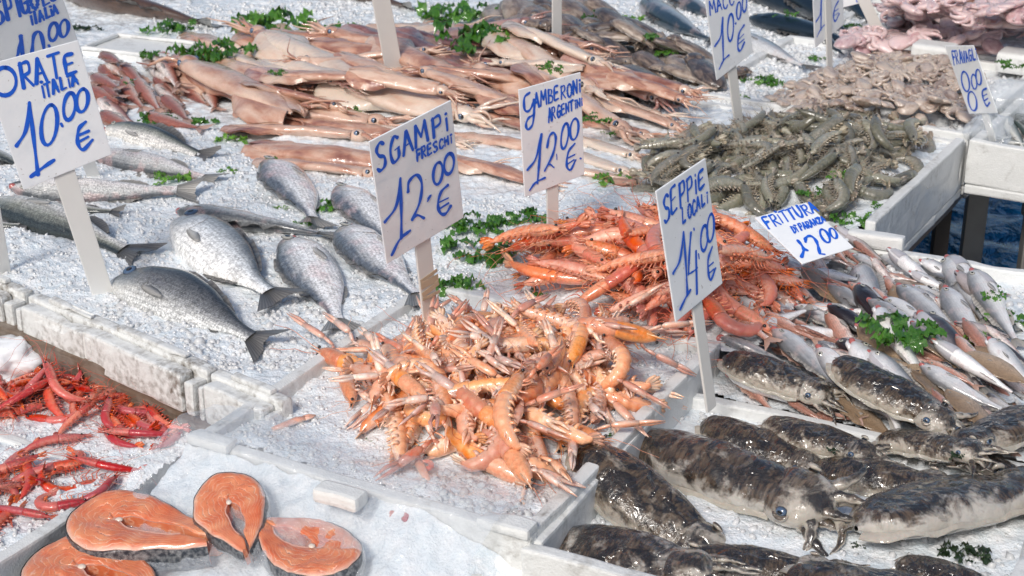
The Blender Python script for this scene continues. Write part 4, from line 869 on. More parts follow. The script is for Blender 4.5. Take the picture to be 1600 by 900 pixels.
def leaf(g, p0, d, w_, nrm, L, m=0, n=5, cup=.0):
    p0, d, nrm = np.array(p0, float), np.array(d, float), np.array(nrm, float); d /= np.linalg.norm(d); sd = np.cross(nrm, d); sd /= np.linalg.norm(sd)+1e-9; nn = np.cross(d, sd)
    V = np.zeros((n, 4, 3)); UV = np.zeros((n, 4, 2))
    for i in range(n):
        t = i/(n-1); q = w_*math.sin(pi*(.12+.80*t))**.7
        for j, (a, b) in enumerate(((1, 0), (0, .12), (-1, 0), (0, -.12))): V[i, j] = p0+d*L*t+sd*q*a+nn*(w_*b+cup*t*t); UV[i, j] = (.9, .5+.5*a)
    b = g.n; g.grid(V, UV, m, True); g.f += [tuple(b+j for j in range(4))[::-1], tuple(b+(n-1)*4+j for j in range(4))]; g.m += [m, m]
LIB = {}
def kinds(key, n, fn): LIB[key] = [fn(i) for i in range(n)]
kinds('bream_dark', 1, lambda i: fish_parts('bream', 'bream_dark', 'fin_dark', -.03, 3, 'eyeblue'))
kinds('bream', 1, lambda i: fish_parts('bream', 'bream', 'fin_dark', .015, 4, 'eyeblue'))
kinds('bream_pale', 3, lambda i: fish_parts('bream', 'bream_pale', 'fin', .02-.02*i, 7+i, mouth=.5))
kinds('bass', 3, lambda i: fish_parts('bass', 'bass', 'fin_dark', (.02, -.03, .0)[i], 11+i, mouth=.6))
kinds('bass_pale', 2, lambda i: fish_parts('bass', 'bass_pale', 'fin', (-.03, .02)[i], 15+i, mouth=.5))
kinds('mack', 2, lambda i: fish_parts('mack', 'mack', 'fin_dark', (.02, -.02)[i], 21+i))
kinds('bonito', 2, lambda i: fish_parts('mack', 'bonito', 'fin_dark', (.02, -.03)[i], 24+i))
kinds('mullet', 3, lambda i: fish_parts('mullet', 'mullet', 'fin_pink', (.02, -.03, .0)[i], 31+i))
kinds('hake', 3, lambda i: fish_parts('hake', 'hake', 'fin_pale', (.03, -.03, .01)[i], 41+i, mouth=1., gillw=(i == 2)))
kinds('whiting', 2, lambda i: fish_parts('hake', 'hake_dark', 'fin', (.02, -.03)[i], 45+i, mouth=.7, gillw=(i == 1)))
kinds('pinkfish', 3, lambda i: fish_parts('mullet' if i != 1 else 'bass', 'pinkfish', 'fin_pink', (.03, -.02, 0)[i], 48+i, mouth=.8))
kinds('sole', 2, lambda i: fish_parts('sole', 'sole', 'fin_tan', (.02, -.02)[i], 53+i))
kinds('sardine', 2, lambda i: fish_parts('mack', 'sardine', 'fin', (.02, -.02)[i], 56+i))
def lay(name, lib, hp, tp_, dl=True, label=None, cat='fish', group=None, var=None, roll=None, sink=.55, scale=None, heap=None, noun=None, adj=None, maxp=.4, fat=1.0):
    """head pixel, tail pixel; dl: back to the left of the swimming direction"""
    yaw, L, c = yawpx(hp, tp_); parts, ds = random.choice(LIB[lib]) if var is None else LIB[lib][var % len(LIB[lib])]
    if scale: L = scale
    s = ds*L; s = s*np.array([1, 1 if dl else -1, .92*fat, fat])
    z, pitch = settle(s, c[0], c[1], yaw, sink, maxp); rl = random.uniform(-.2, .2) if roll is None else roll
    r = spawn(name, parts, (c[0], c[1], z), rot(yaw, pitch, rl+(0 if dl else pi)), L, label, cat, group)
    if fat != 1.0:
        for ch in r.children: ch.scale = (L, L*fat, L*fat)
    if heap: px, py = pix((c[0], c[1], z)); remember(r, heap, noun or name.replace('_', ' '), adj, px, py, head_word(yaw))
    return r
gB = 'sea bream on the ice'
lay('sea_bream', 'bream_pale', (426, 256), (506, 360), True, 'pale sea bream at the back beside green seaweed, head up', 'fish', gB, 0, .25)
lay('sea_bream', 'bream_pale', (534, 294), (640, 395), True, 'pale sea bream mostly hidden behind the SGAMPI card', 'fish', gB, 1, .2)
lay('grey_mullet', 'bass_pale', (272, 328), (538, 376), True, 'slender pink-headed pale fish lying behind the silver bream', 'fish', None, 0, .3)
lay('sea_bream', 'bream_pale', (540, 356), (668, 482), True, 'silver sea bream whose tail passes behind the SGAMPI stake', 'fish', gB, 2, .15)
lay('sea_bream', 'bream', (274, 352), (446, 486), False, 'dark-backed silver sea bream with blue snout in the middle of the ice', 'fish', gB, 0, -.2)
lay('sea_bream', 'bream_pale', (458, 380), (546, 518), True, 'bright silver sea bream pointing tail to the scampi heap', 'fish', gB, 0, .1)
lay('sea_bream', 'bream_dark', (178, 432), (442, 544), False, 'darkest sea bream in front, above the foam ledge', 'fish', gB, 0, -.35)
gS = 'sea bass at the left of the ice'
lay('sea_bass', 'bass', (-60, 225), (60, 262), True, 'dark sea bass cut by the left edge behind the ORATE card', 'fish', gS, 0)
lay('sea_bass', 'bass', (166, 200), (338, 248), False, 'sea bass with raised head beside the ORATE card corner', 'fish', gS, 1, -.5)
lay('sea_bass', 'bass_pale', (140, 242), (352, 282), True, 'pale sea bass below the raised head, seaweed on its tail side', 'fish', gS, 1, -.3)
lay('sea_bass', 'bass_pale', (14, 296), (322, 302), True, 'long pale-bellied sea bass lying level behind the ORATE stake', 'fish', gS, 0, -.4)
lay('sea_bass', 'bass', (50, 318), (196, 330), True, 'dark thin sea bass between the two long ones behind the stake', 'fish', gS, 2, -.3)
lay('sea_bass', 'bass', (-18, 312), (238, 402), True, 'large scaled sea bass nearest the foam ledge', 'fish', gS, 0, -.35)
lay('sea_bass', 'bass', (-90, 340), (50, 352), True, 'sea bass cut by the left edge above the ledge block', 'fish', gS, 1, -.3)
# red mullets
for i, (a, b) in enumerate([((128, 112), (186, 150)), ((152, 98), (206, 138)), ((182, 92), (238, 142)), ((222, 92), (284, 145)), ((252, 90), (318, 150)), ((138, 140), (212, 172)), ((190, 108), (250, 162)), ((234, 112), (296, 172)), ((270, 112), (346, 186)), ((306, 118), (356, 196)), ((212, 140), (276, 182)), ((250, 150), (308, 198)), ((150, 158), (220, 195)), ((238, 185), (312, 204)), ((160, 176), (225, 208))]):
    lay('red_mullet', 'mullet', a, b, i % 3 != 0, None, scale=.205, heap='mullet', noun='red mullet', adj=('pink', 'silvery pink')[i % 2], sink=.4)
for i in range(16):
    px, py = 150+random.uniform(0, 170), 108+random.uniform(0, 62); d = np.array([24, 20])+np.array([random.uniform(-6, 6), random.uniform(-5, 5)])
    if px < 190 or py < 165: lay('red_mullet', 'mullet', (px-d[0], py-d[1]), (px+d[0], py+d[1]), i % 2 == 0, None, scale=.20, heap='mullet', noun='red mullet', adj=('pink', 'silvery pink')[i % 2], sink=.55)
# far dark mackerel and bonito
gM = 'dark mackerel at the back'
for k, a, b, dl, lb in (('bonito', (1000, 8), (1122, 78), True, 'large silver bonito lying on the white ice left of the MACC card'), ('bonito', (1034, -14), (1140, 42), True, 'silver bonito partly behind the bigger one at the top'), ('mack', (1150, -20), (1290, 40), True, 'dark mackerel at the back left of the 12 card'),
     ('mack', (1205, -4), (1345, 62), True, 'dark mackerel passing behind the 12 card'), ('mack', (1170, 30), (1368, 82), True, 'longest dark blue mackerel with bright back glints'), ('bonito', (1150, 60), (1272, 112), False, 'pale-bellied bonito in front of the dark mackerel'), ('mack', (1310, -12), (1368, 40), True, 'dark mackerel right of the 12 card'), ('mack', (1352, -14), (1452, 26), True, 'dark mackerel beside the leaning stake'), ('mack', (1270, 58), (1330, 84), True, 'small dark mackerel tail below the 12 card')):
    lay('bonito' if k == 'bonito' else 'mackerel', k, a, b, dl, lb, 'fish', gM, sink=.4)
# brown slabs at the top left, dark fish at top right
for a, b, lb, fat in (((95, -8), (352, 40), 'big wet brown fish lying at the back above the ice tray', 1.5), ((120, -40), (300, -4), 'second brown fish behind the big one at the top', 1.4), ((470, -25), (660, 16), 'brown wet fish at the back edge left of the tall stake', 1.3)):
    p = lay('brown_fish', 'bass_pale', a, b, True, lb, 'fish', None, 0, .5)
    for ch in p.children:
        if ch.name.startswith(('body', 'gill')):
            ch.data = ch.data.copy(); ch.data.materials[0] = M['slab']
# ------------------------------------------------------------------ the mixed small fish
HK = 'frittura'
for k, a, b, dl, nm, adj in (('hake', (1330, 545), (1540, 600), True, 'hake', 'silver'), ('hake', (1150, 548), (1300, 566), True, 'hake', 'silver'), ('sole', (1290, 560), (1400, 585), True, 'sole', 'tan'), ('hake', (1322, 548), (1500, 596), True, 'hake', 'grey-backed'), ('hake', (1228, 572), (1450, 612), True, 'hake', 'silver'), ('hake', (1424, 540), (1640, 612), True, 'hake', 'grey-backed'),
     ('pinkfish', (1378, 528), (1530, 570), True, 'fish', 'pink'), ('sole', (1515, 510), (1640, 580), True, 'sole', 'tan'), ('pinkfish', (1208, 486), (1262, 522), True, 'fish', 'pink'), ('sole', (1520, 622), (1640, 628), True, 'sole', 'orange-tan'), ('sole', (1455, 640), (1545, 590), True, 'sole', 'pale translucent')):
    lay(nm if nm != 'fish' else 'pink_fish', k, a, b, dl, None, heap=HK, noun=nm, adj=adj, sink=.45, maxp=.3)
reg = poly([(1165, 480), (1200, 440), (1280, 400), (1335, 366), (1400, 372), (1480, 395), (1560, 440), (1600, 520), (1620, 645), (1480, 640), (1330, 612), (1230, 595), (1150, 560)])
pts = []
for tr in range(4000):
    x, y = rng.uniform(reg[:, 0].min(), reg[:, 0].max()), rng.uniform(reg[:, 1].min(), reg[:, 1].max())
    if inside(reg, x, y) and all((x-a)**2+((y-b)*.8)**2 > .030**2 for a, b in pts): pts.append((x, y))
pts.sort(key=lambda q: -q[1]+.3*q[0]); pts = pts[:140]
for i, (x, y) in enumerate(pts):
    px, py = pix((x, y, 0)); right = px > 1400
    k = random.choices(['hake', 'whiting', 'pinkfish', 'sole'], [.46, .04, .45, .05] if not right else [.34, .10, .42, .14])[0]
    ln = {'hake': 150, 'whiting': 150, 'pinkfish': 95, 'sole': 110}[k]*random.uniform(.8, 1.1)*(.72 if py < 440 else .9 if py < 500 else 1.)
    a = math.radians(random.gauss(20 if not right else 27, 14)); d = np.array([cos(a), sin(a)])*ln/2
    nm = {'hake': 'hake', 'whiting': 'whiting', 'pinkfish': 'pink_fish', 'sole': 'sole'}[k]
    adj = {'hake': 'silver', 'whiting': 'dark', 'pinkfish': 'small pink', 'sole': 'flat tan'}[k]
    lay(nm, k, (px-d[0], py-d[1]), (px+d[0], py+d[1]), random.random() < .6, None, heap=HK, noun=nm.split('_')[-1], adj=adj, sink=.5, roll=random.uniform(-.6, .6), maxp=.22)
name_heap(HK, [(1190, 480, 'by the prawns'), (1340, 375, 'below the FRITTURA card'), (1440, 400, 'along the notched back rim'), (1300, 440, 'in the upper middle of the small fish'), (1430, 480, 'around the middle seaweed'), (1560, 470, 'at the right edge of the small fish'), (1230, 560, 'in the front row above the cuttlefish'), (1420, 560, 'in the front row right of centre'), (1560, 590, 'at the lower right of the small fish')], 'fish', 'mixed small fish in the heap')
name_heap('mullet', [(150, 130, 'beside the ORATE card'), (240, 120, 'in the back row of mullets'), (320, 150, 'at the right end of the mullets'), (230, 185, 'in the front row by seaweed')], 'fish', 'red mullets in a row')
# small silver fish in the cream box
for i in range(16):
    px, py = 1540+random.uniform(0, 75), 182+random.uniform(-10, 40); a = random.uniform(.1, .7); d = np.array([cos(a), sin(a)])*32
    lay('silver_fish', 'sardine', (px-d[0], py-d[1]), (px+d[0], py+d[1]), i % 2 == 0, None, heap='sard', noun='small fish', adj='silver', sink=.4)
name_heap('sard', [(1560, 200, 'in the cream box'), (1600, 190, 'at the cream box right edge')], 'fish', 'small silver fish in the cream box')

# ------------------------------------------------------------------ prawns, scampi, shrimps (unit body length, head at +x, back at +y, lying on the side)
def spine(curl, n=40, head=.40, twist=0., zb=0.):
    s = np.linspace(0, 1, n); phi = np.where(s < head, 0, (np.clip((s-head)/(1-head), 0, 1)**1.15)*curl)-.12*curl*0
    d = np.stack([-np.cos(phi), -np.sin(phi)], 1); p = np.zeros((n, 2)); p[1:] = np.cumsum((d[1:]+d[:-1])/2/(n-1), 0); p -= (p.max(0)+p.min(0))/2
    return s, p, d, zb*np.sin(s*3)
def loft2(g, s, p, d, z, tp, bt, hh, k=12, m=0, u=None, zpw=.9):
    a = np.arange(k)*2*pi/k; c, q = np.cos(a), np.sin(a); N = np.stack([d[:, 1], -d[:, 0]], 1); n = len(s)
    V = np.zeros((n, k, 3)); UV = np.zeros((n, k, 2))
    for i in range(n):
        off = np.where(c > 0, tp[i]*c, bt[i]*c); V[i, :, :2] = p[i]+N[i]*off[:, None]; V[i, :, 2] = z[i]+hh[i]*np.sign(q)*np.abs(q)**zpw; UV[i, :, 0] = s[i] if u is None else u[i]; UV[i, :, 1] = .5+.5*c
    b = g.n; g.grid(V, UV, m, True); g.f += [tuple(b+j for j in range(k))[::-1], tuple(b+(n-1)*k+j for j in range(k))]; g.m += [m, m]
def wig(p0, dirs, L, n, r, amp, seed):
    rr = np.random.default_rng(seed); d = np.array(dirs, float); d /= np.linalg.norm(d); p = [np.array(p0, float)]; 
    for i in range(n):
        d = d+amp*rr.normal(size=3); d /= np.linalg.norm(d); p.append(p[-1]+d*L/n)
    return np.array(p)
def shrimp_parts(curl, seed, shell, limb, fat=1., ant=1.2, simple=False, antr=.0034, legs=True, long_head=1.):
    r = np.random.default_rng(seed); s, p, d, z = spine(curl, 44, .40, zb=.015*r.uniform(-1, 1)); k = 9 if simple else 12
    ci = np.nonzero(s <= .415)[0]; ai = np.nonzero(s >= .385)[0]
    tp = kn([(0, .018), (.06, .040), (.2, .064), (.38, .074)], s)*fat; bt = kn([(0, .016), (.06, .042), (.2, .072), (.38, .066)], s)*fat; hh = kn([(0, .014), (.08, .036), (.25, .056), (.4, .056)], s)*fat
    out = []; g = Geo(); loft2(g, s[ci], p[ci], d[ci], z[ci], tp[ci], bt[ci], hh[ci], k)
    N0 = np.array([d[0][1], -d[0][0]]); e = p[0]; h3 = lambda a, zz=0: np.array([a[0], a[1], zz])
    g.tube([h3(p[5]+N0*tp[5]*.9), h3(e+N0*.028*fat-d[0]*.03), h3(e+N0*.052*fat-d[0]*.15)], [.012, .009, .002], 5, u=(.1, 0)); out.append(('carapace', g.mesh('carapace', M[shell])))
    g = Geo(); sa = s[ai]; q = (sa-.385)/.555; seg = np.floor(np.clip(q, 0, .999)*6); fr = np.clip(q, 0, .999)*6-seg; sc = np.where(q < 1, .93+.13*fr**.7, .9)
    ta = kn([(0, .076), (.35, .074), (.7, .055), (.93, .034), (1, .018)], (sa-.385)/.615)*fat*sc; ba = kn([(0, .062), (.35, .060), (.7, .044), (.93, .026), (1, .012)], (sa-.385)/.615)*fat*(sc*.5+.5); ha = kn([(0, .055), (.4, .052), (.75, .037), (1, .014)], (sa-.385)/.615)*fat*sc
    loft2(g, sa, p[ai], d[ai], z[ai], ta, ba, ha, k)
    out.append(('abdomen', g.mesh('abdomen', M[shell])))
    g = Geo(); te = p[-3]; td = d[-1]; tn = np.array([td[1], -td[0]])
    for a, l, w_ in ((-.7, .15, .030), (-.33, .165, .034), (0, .13, .018), (.33, .165, .034), (.7, .15, .030)):
        zz = .9*a; dd = np.array([td[0]*cos(a*.3)+tn[0]*abs(a)*.1, td[1]*cos(a*.3)+tn[1]*abs(a)*.1, zz*.75]); leaf(g, (te[0], te[1], a*.018), dd, w_*fat, (tn[0], tn[1], 0), l, 0, 4 if simple else 5)
    out.append(('tail_fin', g.mesh('tail_fin', M[limb])))
    if legs:
        g = Geo()
        for i in range(5):
            for sg in (1, -1):
                b = p[int(4+i*2.6)]; b3 = np.array([b[0], b[1]-bt[int(4+i*2.6)]*.75, sg*.022*fat]); f = .25-.22*i+r.uniform(-.15, .15); q1 = b3+np.array([.05*f, -.07, sg*.03]); q2 = q1+np.array([.10*(f+.6)+r.uniform(-.02, .04), -.05+r.uniform(-.02, .04), sg*r.uniform(-.02, .03)]); q3 = q2+np.array([.08, .0+r.uniform(-.04, .03), 0])
                g.tube([b3, q1, q2, q3], [.0075*fat, .006, .0045, .0022], 4)
        for i in range(5):
            j = 18+int(i*4.2); N = np.array([d[j][1], -d[j][0]]); b = p[j]-N*.05*fat
            for sg in (1, -1): dd = -N*.8+d[j]*(.3+.2*i/4); leaf(g, (b[0], b[1], sg*.022), (dd[0], dd[1], sg*.12), .017*fat, (d[j][0], d[j][1], .2), .058, 0, 4)
        for sg in (1, -1): g.tube(wig((e[0], e[1]-.01, sg*.015), (1, -.3, sg*.25), .16, 4, .004, .12, seed+50+sg), [.006, .006, .005, .003, .001], 4); leaf(g, (e[0], e[1]-.005, sg*.014), (1, -.05, sg*.1), .018*fat, (0, 1, 0), .11, 0, 4)
        out.append(('legs', g.mesh('legs', M[limb]), True))
    if ant:
        for sg in (1, -1):
            g = Geo(); w_ = wig((e[0]+.01, e[1]+.005, sg*.012), (1, r.uniform(-.4, .6), sg*.2), .5, 6, 0, .16, seed+70+sg); w2 = wig(w_[-1], (r.uniform(-1, .3), r.uniform(-1, 1), 0), ant-.5, 8, 0, .14, seed+80+sg); w_ = crom(np.vstack([w_, w2[1:]]), 2); w_[:, 2] = np.clip(w_[:, 2], -.05, .12)
            g.tube(w_, np.linspace(antr, antr*.5, len(w_)), 4); out.append(('antenna', g.mesh('antenna', M[limb])))
    for sg in (1, -1): g = Geo(); j = 3; g.ell((p[j][0]+.012, p[j][1]+tp[j]*.45, sg*(hh[j]*.85+.006)), (.016*fat,)*3, 8, 6); out.append(('eye', g.mesh('eye', M['black'])))
    ds = [(p[j][0], p[j][1], .068*fat, .053*fat) for j in (4, 11, 18, 25, 32)]+[(p[39][0], p[39][1], .04*fat, .03*fat)]
    return out, np.array(ds)
def scampi_parts(curl, seed, claws=2):
    r = np.random.default_rng(seed); s, p, d, z = spine(curl, 46, .40); out = []; k = 12; ci = np.nonzero(s <= .40)[0]; ai = np.nonzero(s >= .375)[0]; f = 1.36
    tp = kn([(0, .02), (.06, .042), (.2, .062), (.38, .07)], s)*f; bt = kn([(0, .02), (.06, .04), (.2, .055), (.38, .052)], s)*f; hh = kn([(0, .018), (.08, .045), (.25, .066), (.4, .062)], s)*f
    tp = tp*np.where(np.abs(s-.27) < .012, .9, 1); e = p[0]
    g = Geo(); loft2(g, s[ci], p[ci], d[ci], z[ci], tp[ci], bt[ci], hh[ci], k); g.tube([(p[5][0], p[5][1]+tp[5]*.85, 0), (e[0]+.03, e[1]+.035, 0), (e[0]+.11, e[1]+.05, 0)], [.014, .010, .002], 5, u=(.1, 0))
    for i in range(0): g.tube([(p[3+i*4][0], p[3+i*4][1]+tp[3+i*4]*.93, .02), (p[3+i*4][0]+.03, p[3+i*4][1]+tp[3+i*4]+.012, .022)], [.006, .001], 4)
    out.append(('carapace', g.mesh('carapace', M['scampi'])))
    g = Geo(); sa = s[ai]; q = (sa-.375)/.57; fr = np.clip(q, 0, .999)*6 % 1; sc = np.where(q < 1, .88+.20*fr**.6, .9); qq = (sa-.375)/.625
    ta = kn([(0, .062), (.4, .064), (.75, .052), (.95, .036), (1, .02)], qq)*f*sc; ba = kn([(0, .045), (.4, .046), (.75, .038), (1, .014)], qq)*f*(sc*.5+.5); ha = kn([(0, .064), (.4, .064), (.75, .050), (1, .022)], qq)*f*sc
    loft2(g, sa, p[ai], d[ai], z[ai], ta, ba, ha, k)
    for i in range(6):                                                  # pointed side plates of the abdomen
        j = 18+int(i*4.1); N = np.array([d[j][1], -d[j][0]]); b = p[j]-N*.012
        for sg in (1, -1): g.tube([(b[0], b[1], sg*.052*f), (b[0]-N[0]*.035+d[j][0]*.01, b[1]-N[1]*.035+d[j][1]*.01, sg*.060*f), (b[0]-N[0]*.068+d[j][0]*.03, b[1]-N[1]*.068+d[j][1]*.03, sg*.05*f)], [.022, .016, .003], 5, u=(.6, .7))
    out.append(('abdomen', g.mesh('abdomen', M['scampi'])))
    g = Geo(); te = p[-3]; td = d[-1]; tn = np.array([td[1], -td[0]])
    for a, l, w_ in ((-.8, .13, .034), (-.4, .15, .038), (0, .14, .030), (.4, .15, .038), (.8, .13, .034)): leaf(g, (te[0], te[1], a*.02), (td[0], td[1], a*.75), w_, (tn[0], tn[1], 0), l, 0, 5)
    out.append(('tail_fin', g.mesh('tail_fin', M['scampi'])))
    g = Geo()
    for i in range(4):
        for sg in (1, -1):
            b = p[6+i*3]; b3 = np.array([b[0], b[1]-.035, sg*.045]); q1 = b3+np.array([.06*(.4-.3*i)+r.uniform(-.02, .02), -.04, sg*.03]); q2 = q1+np.array([.06*(.8-.4*i)+r.uniform(-.02, .02), -.03+r.uniform(-.02, .03), sg*r.uniform(-.02, .03)]); q3 = q2+np.array([.06*(.8-.4*i), -.01, sg*r.uniform(-.03, .02)]); g.tube([b3, q1, q2, q3], [.011, .010, .008, .004], 5)
    for i in range(4):
        j = 20+i*5; N = np.array([d[j][1], -d[j][0]]); b = p[j]-N*.04
        for sg in (1, -1): leaf(g, (b[0], b[1], sg*.025), (-N[0]+d[j][0]*.5, -N[1]+d[j][1]*.5, sg*.2), .014, (d[j][0], d[j][1], .2), .06, 0, 4)
    out.append(('legs', g.mesh('legs', M['claw']), True))
    for sg in (1, -1)[:claws]:
        g = Geo(); sp = sg*r.uniform(.10, .45); b3 = np.array([p[7][0], p[7][1]-.03, sg*.045]); el = b3+np.array([.07, -.04, sg*.05]); wr = el+np.array([.11, r.uniform(-.02, .07), sg*.02+sp*.12]); dr = np.array([cos(sp), r.uniform(-.3, .25), sin(sp)]); dr /= np.linalg.norm(dr)
        g.tube([b3, el], [.013, .017], 6); g.tube([el, el+(wr-el)*.6, wr], [.016, .024, .021], 7, flat=.8)
        L = r.uniform(.42, .55); h0, h1, h2 = wr+dr*.01, wr+dr*L*.25, wr+dr*L*.52; g.tube([h0, wr+dr*L*.08, h1, h2], [.022, .042, .047, .038], 8, u=(.2, .6), flat=.75)
        sd = np.cross(dr, [0, .3, 1]); sd /= np.linalg.norm(sd); op = r.uniform(.008, .030)
        g.tube([h2-dr*.02+sd*.014, h2+dr*L*.22+sd*(.016+op), wr+dr*L+sd*(.004+op)], [.021, .018, .004], 6, u=(.6, 1)); g.tube([h2-dr*.02-sd*.014, h2+dr*L*.22-sd*.014, wr+dr*L*1.0-sd*.002], [.023, .019, .004], 6, u=(.6, 1))
        for i in range(7): c = h1+(h2-h1)*(i/6)+sd*.030; g.tube([c, c+sd*.008+dr*.006], [.004, .001], 4)
        out.append(('claw', g.mesh('claw', M['claw'])))
    for sg in (1, -1):
        g = Geo(); w_ = crom(wig((e[0]+.01, e[1], sg*.014), (1, r.uniform(-.3, .6), sg*.3), .55, 8, 0, .22, seed+70+sg), 2); w_[:, 2] = np.clip(w_[:, 2], -.1, .15); g.tube(w_, np.linspace(.0036, .0016, len(w_)), 4); out.append(('antenna', g.mesh('antenna', M['prawn_limb'])))
        g = Geo(); g.ell((e[0]+.008, e[1]+.014, sg*.040), (.017, .019, .018), 8, 6); out.append(('eye', g.mesh('eye', M['black'])))
    ds = [(p[j][0], p[j][1], .066, .058) for j in (4, 11, 18, 25, 32)]+[(p[40][0], p[40][1], .045, .035), (p[0][0]+.2, p[0][1], .05, .03), (p[0][0]+.4, p[0][1], .04, .025)]
    return out, np.array(ds)
LIB['prawn'] = [shrimp_parts(c, 200+i, 'prawn', 'prawn_limb', 1.24, 1.2) for i, c in enumerate((.25, .6, 1.0, 1.5, 2.3, .4, .8, 3.0))]
LIB['grey'] = [shrimp_parts(c, 230+i, 'grey', 'grey_limb', 1.55, .9, True, .0022) for i, c in enumerate((.2, .5, .9, 1.4, 2.2, .7))]
LIB['red'] = [shrimp_parts(c, 250+i, 'red', 'red_limb', 1.08, 1.4) for i, c in enumerate((.4, .9, 1.5, 2.2, 3.1, .7))]
LIB['scampi'] = [scampi_parts(c, 270+i, 2) for i, c in enumerate((.2, .5, .8, 1.4, 2.3, .3, .6, 2.7))]
ADJ = {}
def heap(name, key, reg, n, ln, noun, adjs, heapname, yawf, mind, zs=0., roll=.5, sink=.45, maxp=.45, order='back', lim=9.):
    pl = poly(reg, zs); pts = []
    for tr in range(12000):
        if len(pts) >= n: break
        x, y = rng.uniform(pl[:, 0].min(), pl[:, 0].max()), rng.uniform(pl[:, 1].min(), pl[:, 1].max())
        if hmax(x, y, .06) < zs+lim and inside(pl, x, y) and all((x-a)**2+(y-b)**2 > mind**2 for a, b in pts): pts.append((x, y))
    if order == 'back': pts.sort(key=lambda q: -q[1]+random.uniform(-.06, .06))
    for x, y in pts:
        if name == 'red_shrimp' and hmax(x, y, .07) > zs+.05: continue
        px, py = pix((x, y, zs)); vi = random.randrange(len(LIB[key])); parts, ds = LIB[key][vi]; L = ln*random.uniform(.72, 1.22) if key == 'grey' else ln*random.uniform(.84, 1.12); fl = random.random() < .5; yaw = yawf(px, py)
        s = ds*L*np.array([1, -1 if fl else 1, 1, 1]); z, pt = settle(s, x, y, yaw, sink, maxp)
        r = spawn(name, parts, (x, y, z), rot(yaw, pt, (pi if fl else 0)+random.uniform(-roll, roll)), L)
        q = pix((x, y, z)); remember(r, heapname, noun, ('curled' if vi in (3, 4, 7) else adjs[vi % len(adjs)]), *q, head_word(yaw))
    return pts
def pyaw(px, py, deg):                       # picture angle (0 right, 90 down) to table yaw
    a = math.radians(deg); p0, p1 = P(px, py)[:2], P(px+20*cos(a), py+20*sin(a))[:2]; d = p1-p0; return math.atan2(d[1], d[0])
R_ = random
# grey shrimps
heap('grey_shrimp', 'grey', [(1000, 262), (1080, 215), (1160, 195), (1260, 185), (1400, 200), (1462, 222), (1415, 272), (1350, 325), (1290, 332), (1200, 322), (1080, 310), (1010, 290)], 215, .105, 'grey shrimp', ('straight', 'greenish'), 'grey', lambda x, y: pyaw(x, y, R_.choice([R_.gauss(200, 28), R_.gauss(15, 28), R_.gauss(150, 25), R_.uniform(0, 360)])), .0165, 0., .7, .68, .25)
name_heap('grey', [(1040, 270, 'at the left end by the squid heads'), (1150, 215, 'under the MACC stake'), (1130, 295, 'in the front left of the grey heap'), (1260, 210, 'along the back of the grey heap'), (1260, 260, 'in the middle of the grey heap'), (1400, 225, 'near the octopus box'), (1420, 280, 'along the right foam wall'), (1300, 315, 'in front by the seaweed')], 'shrimp', 'grey shrimps in a heap')
# big prawns
heap('prawn', 'prawn', EX_PR+[(800, 445)], 56, .145, 'orange prawn', ('long', 'straight', 'bent'), 'prawn', lambda x, y: pyaw(x, y, R_.choice([R_.gauss(185, 22), R_.gauss(8, 22), R_.gauss(205, 15), R_.uniform(0, 360)])), .029, 0., .45, .62, .25)
heap('prawn', 'prawn', [(850, 410), (960, 378), (1110, 372), (1130, 400), (1150, 440), (1110, 485), (1040, 490), (940, 455)], 48, .145, 'orange prawn', ('long', 'straight', 'bent'), 'prawn', lambda x, y: pyaw(x, y, R_.choice([R_.gauss(188, 20), R_.gauss(12, 20), R_.gauss(30, 15), R_.gauss(170, 20)])), .025, 0., .5, .8, .25)
for (a, b) in (((960, 480), (840, 450)), ((905, 492), (1010, 478)), ((1050, 505), (930, 470)), ((1240, 452), (1100, 470)), ((1200, 430), (1090, 415)), ((800, 412), (900, 430)), ((1120, 505), (1010, 520)), ((1060, 520), (960, 505)), ((1160, 490), (1060, 530)), ((870, 440), (770, 408)), ((1200, 475), (1110, 515))):
    yaw, L, c = yawpx(a, b); parts, ds = LIB['prawn'][R_.choice((0, 1, 5))]; z, pt = settle(ds*.145, c[0], c[1], yaw, .4); r = spawn('prawn', parts, (c[0], c[1], z), rot(yaw, pt, R_.uniform(-.4, .4)), .145); q = pix((c[0], c[1], z)); remember(r, 'prawn', 'orange prawn', 'edge', *q, head_word(yaw))
name_heap('prawn', [(800, 415, 'at the left tip by seaweed'), (880, 350, 'beside the GAMBERONI stake'), (960, 330, 'at the top of the heap'), (940, 400, 'left of the SEPPIE card'), (960, 460, 'above the scampi heap'), (1060, 340, 'behind the SEPPIE card'), (1060, 510, 'below the SEPPIE card'), (1170, 370, 'left of the FRITTURA card'), (1180, 440, 'right of the SEPPIE card')], 'prawn', 'large orange prawns in a heap')
# scampi
heap('scampi', 'scampi', EX_SC, 46, .148, 'orange scampi', ('long', 'straight', 'bent'), 'scampi', lambda x, y: pyaw(x, y, R_.choice([R_.gauss(200, 35), R_.gauss(20, 40), R_.uniform(0, 360)])), .029, -.01, .8, .7, .22)
heap('scampi', 'scampi', [(560, 610), (640, 565), (760, 548), (890, 535), (950, 560), (960, 610), (905, 675), (820, 712), (730, 700), (620, 660)], 50, .148, 'orange scampi', ('long', 'straight', 'bent'), 'scampi', lambda x, y: pyaw(x, y, R_.choice([R_.gauss(205, 35), R_.gauss(25, 40), R_.uniform(0, 360)])), .0245, -.01, .9, .75, .22)
heap('scampi', 'scampi', [(640, 590), (760, 560), (900, 560), (930, 620), (820, 670), (700, 660)], 10, .125, 'orange scampi', ('long', 'straight', 'bent'), 'scampi', lambda x, y: pyaw(x, y, R_.uniform(0, 360)), .034, -.01, 1.4)
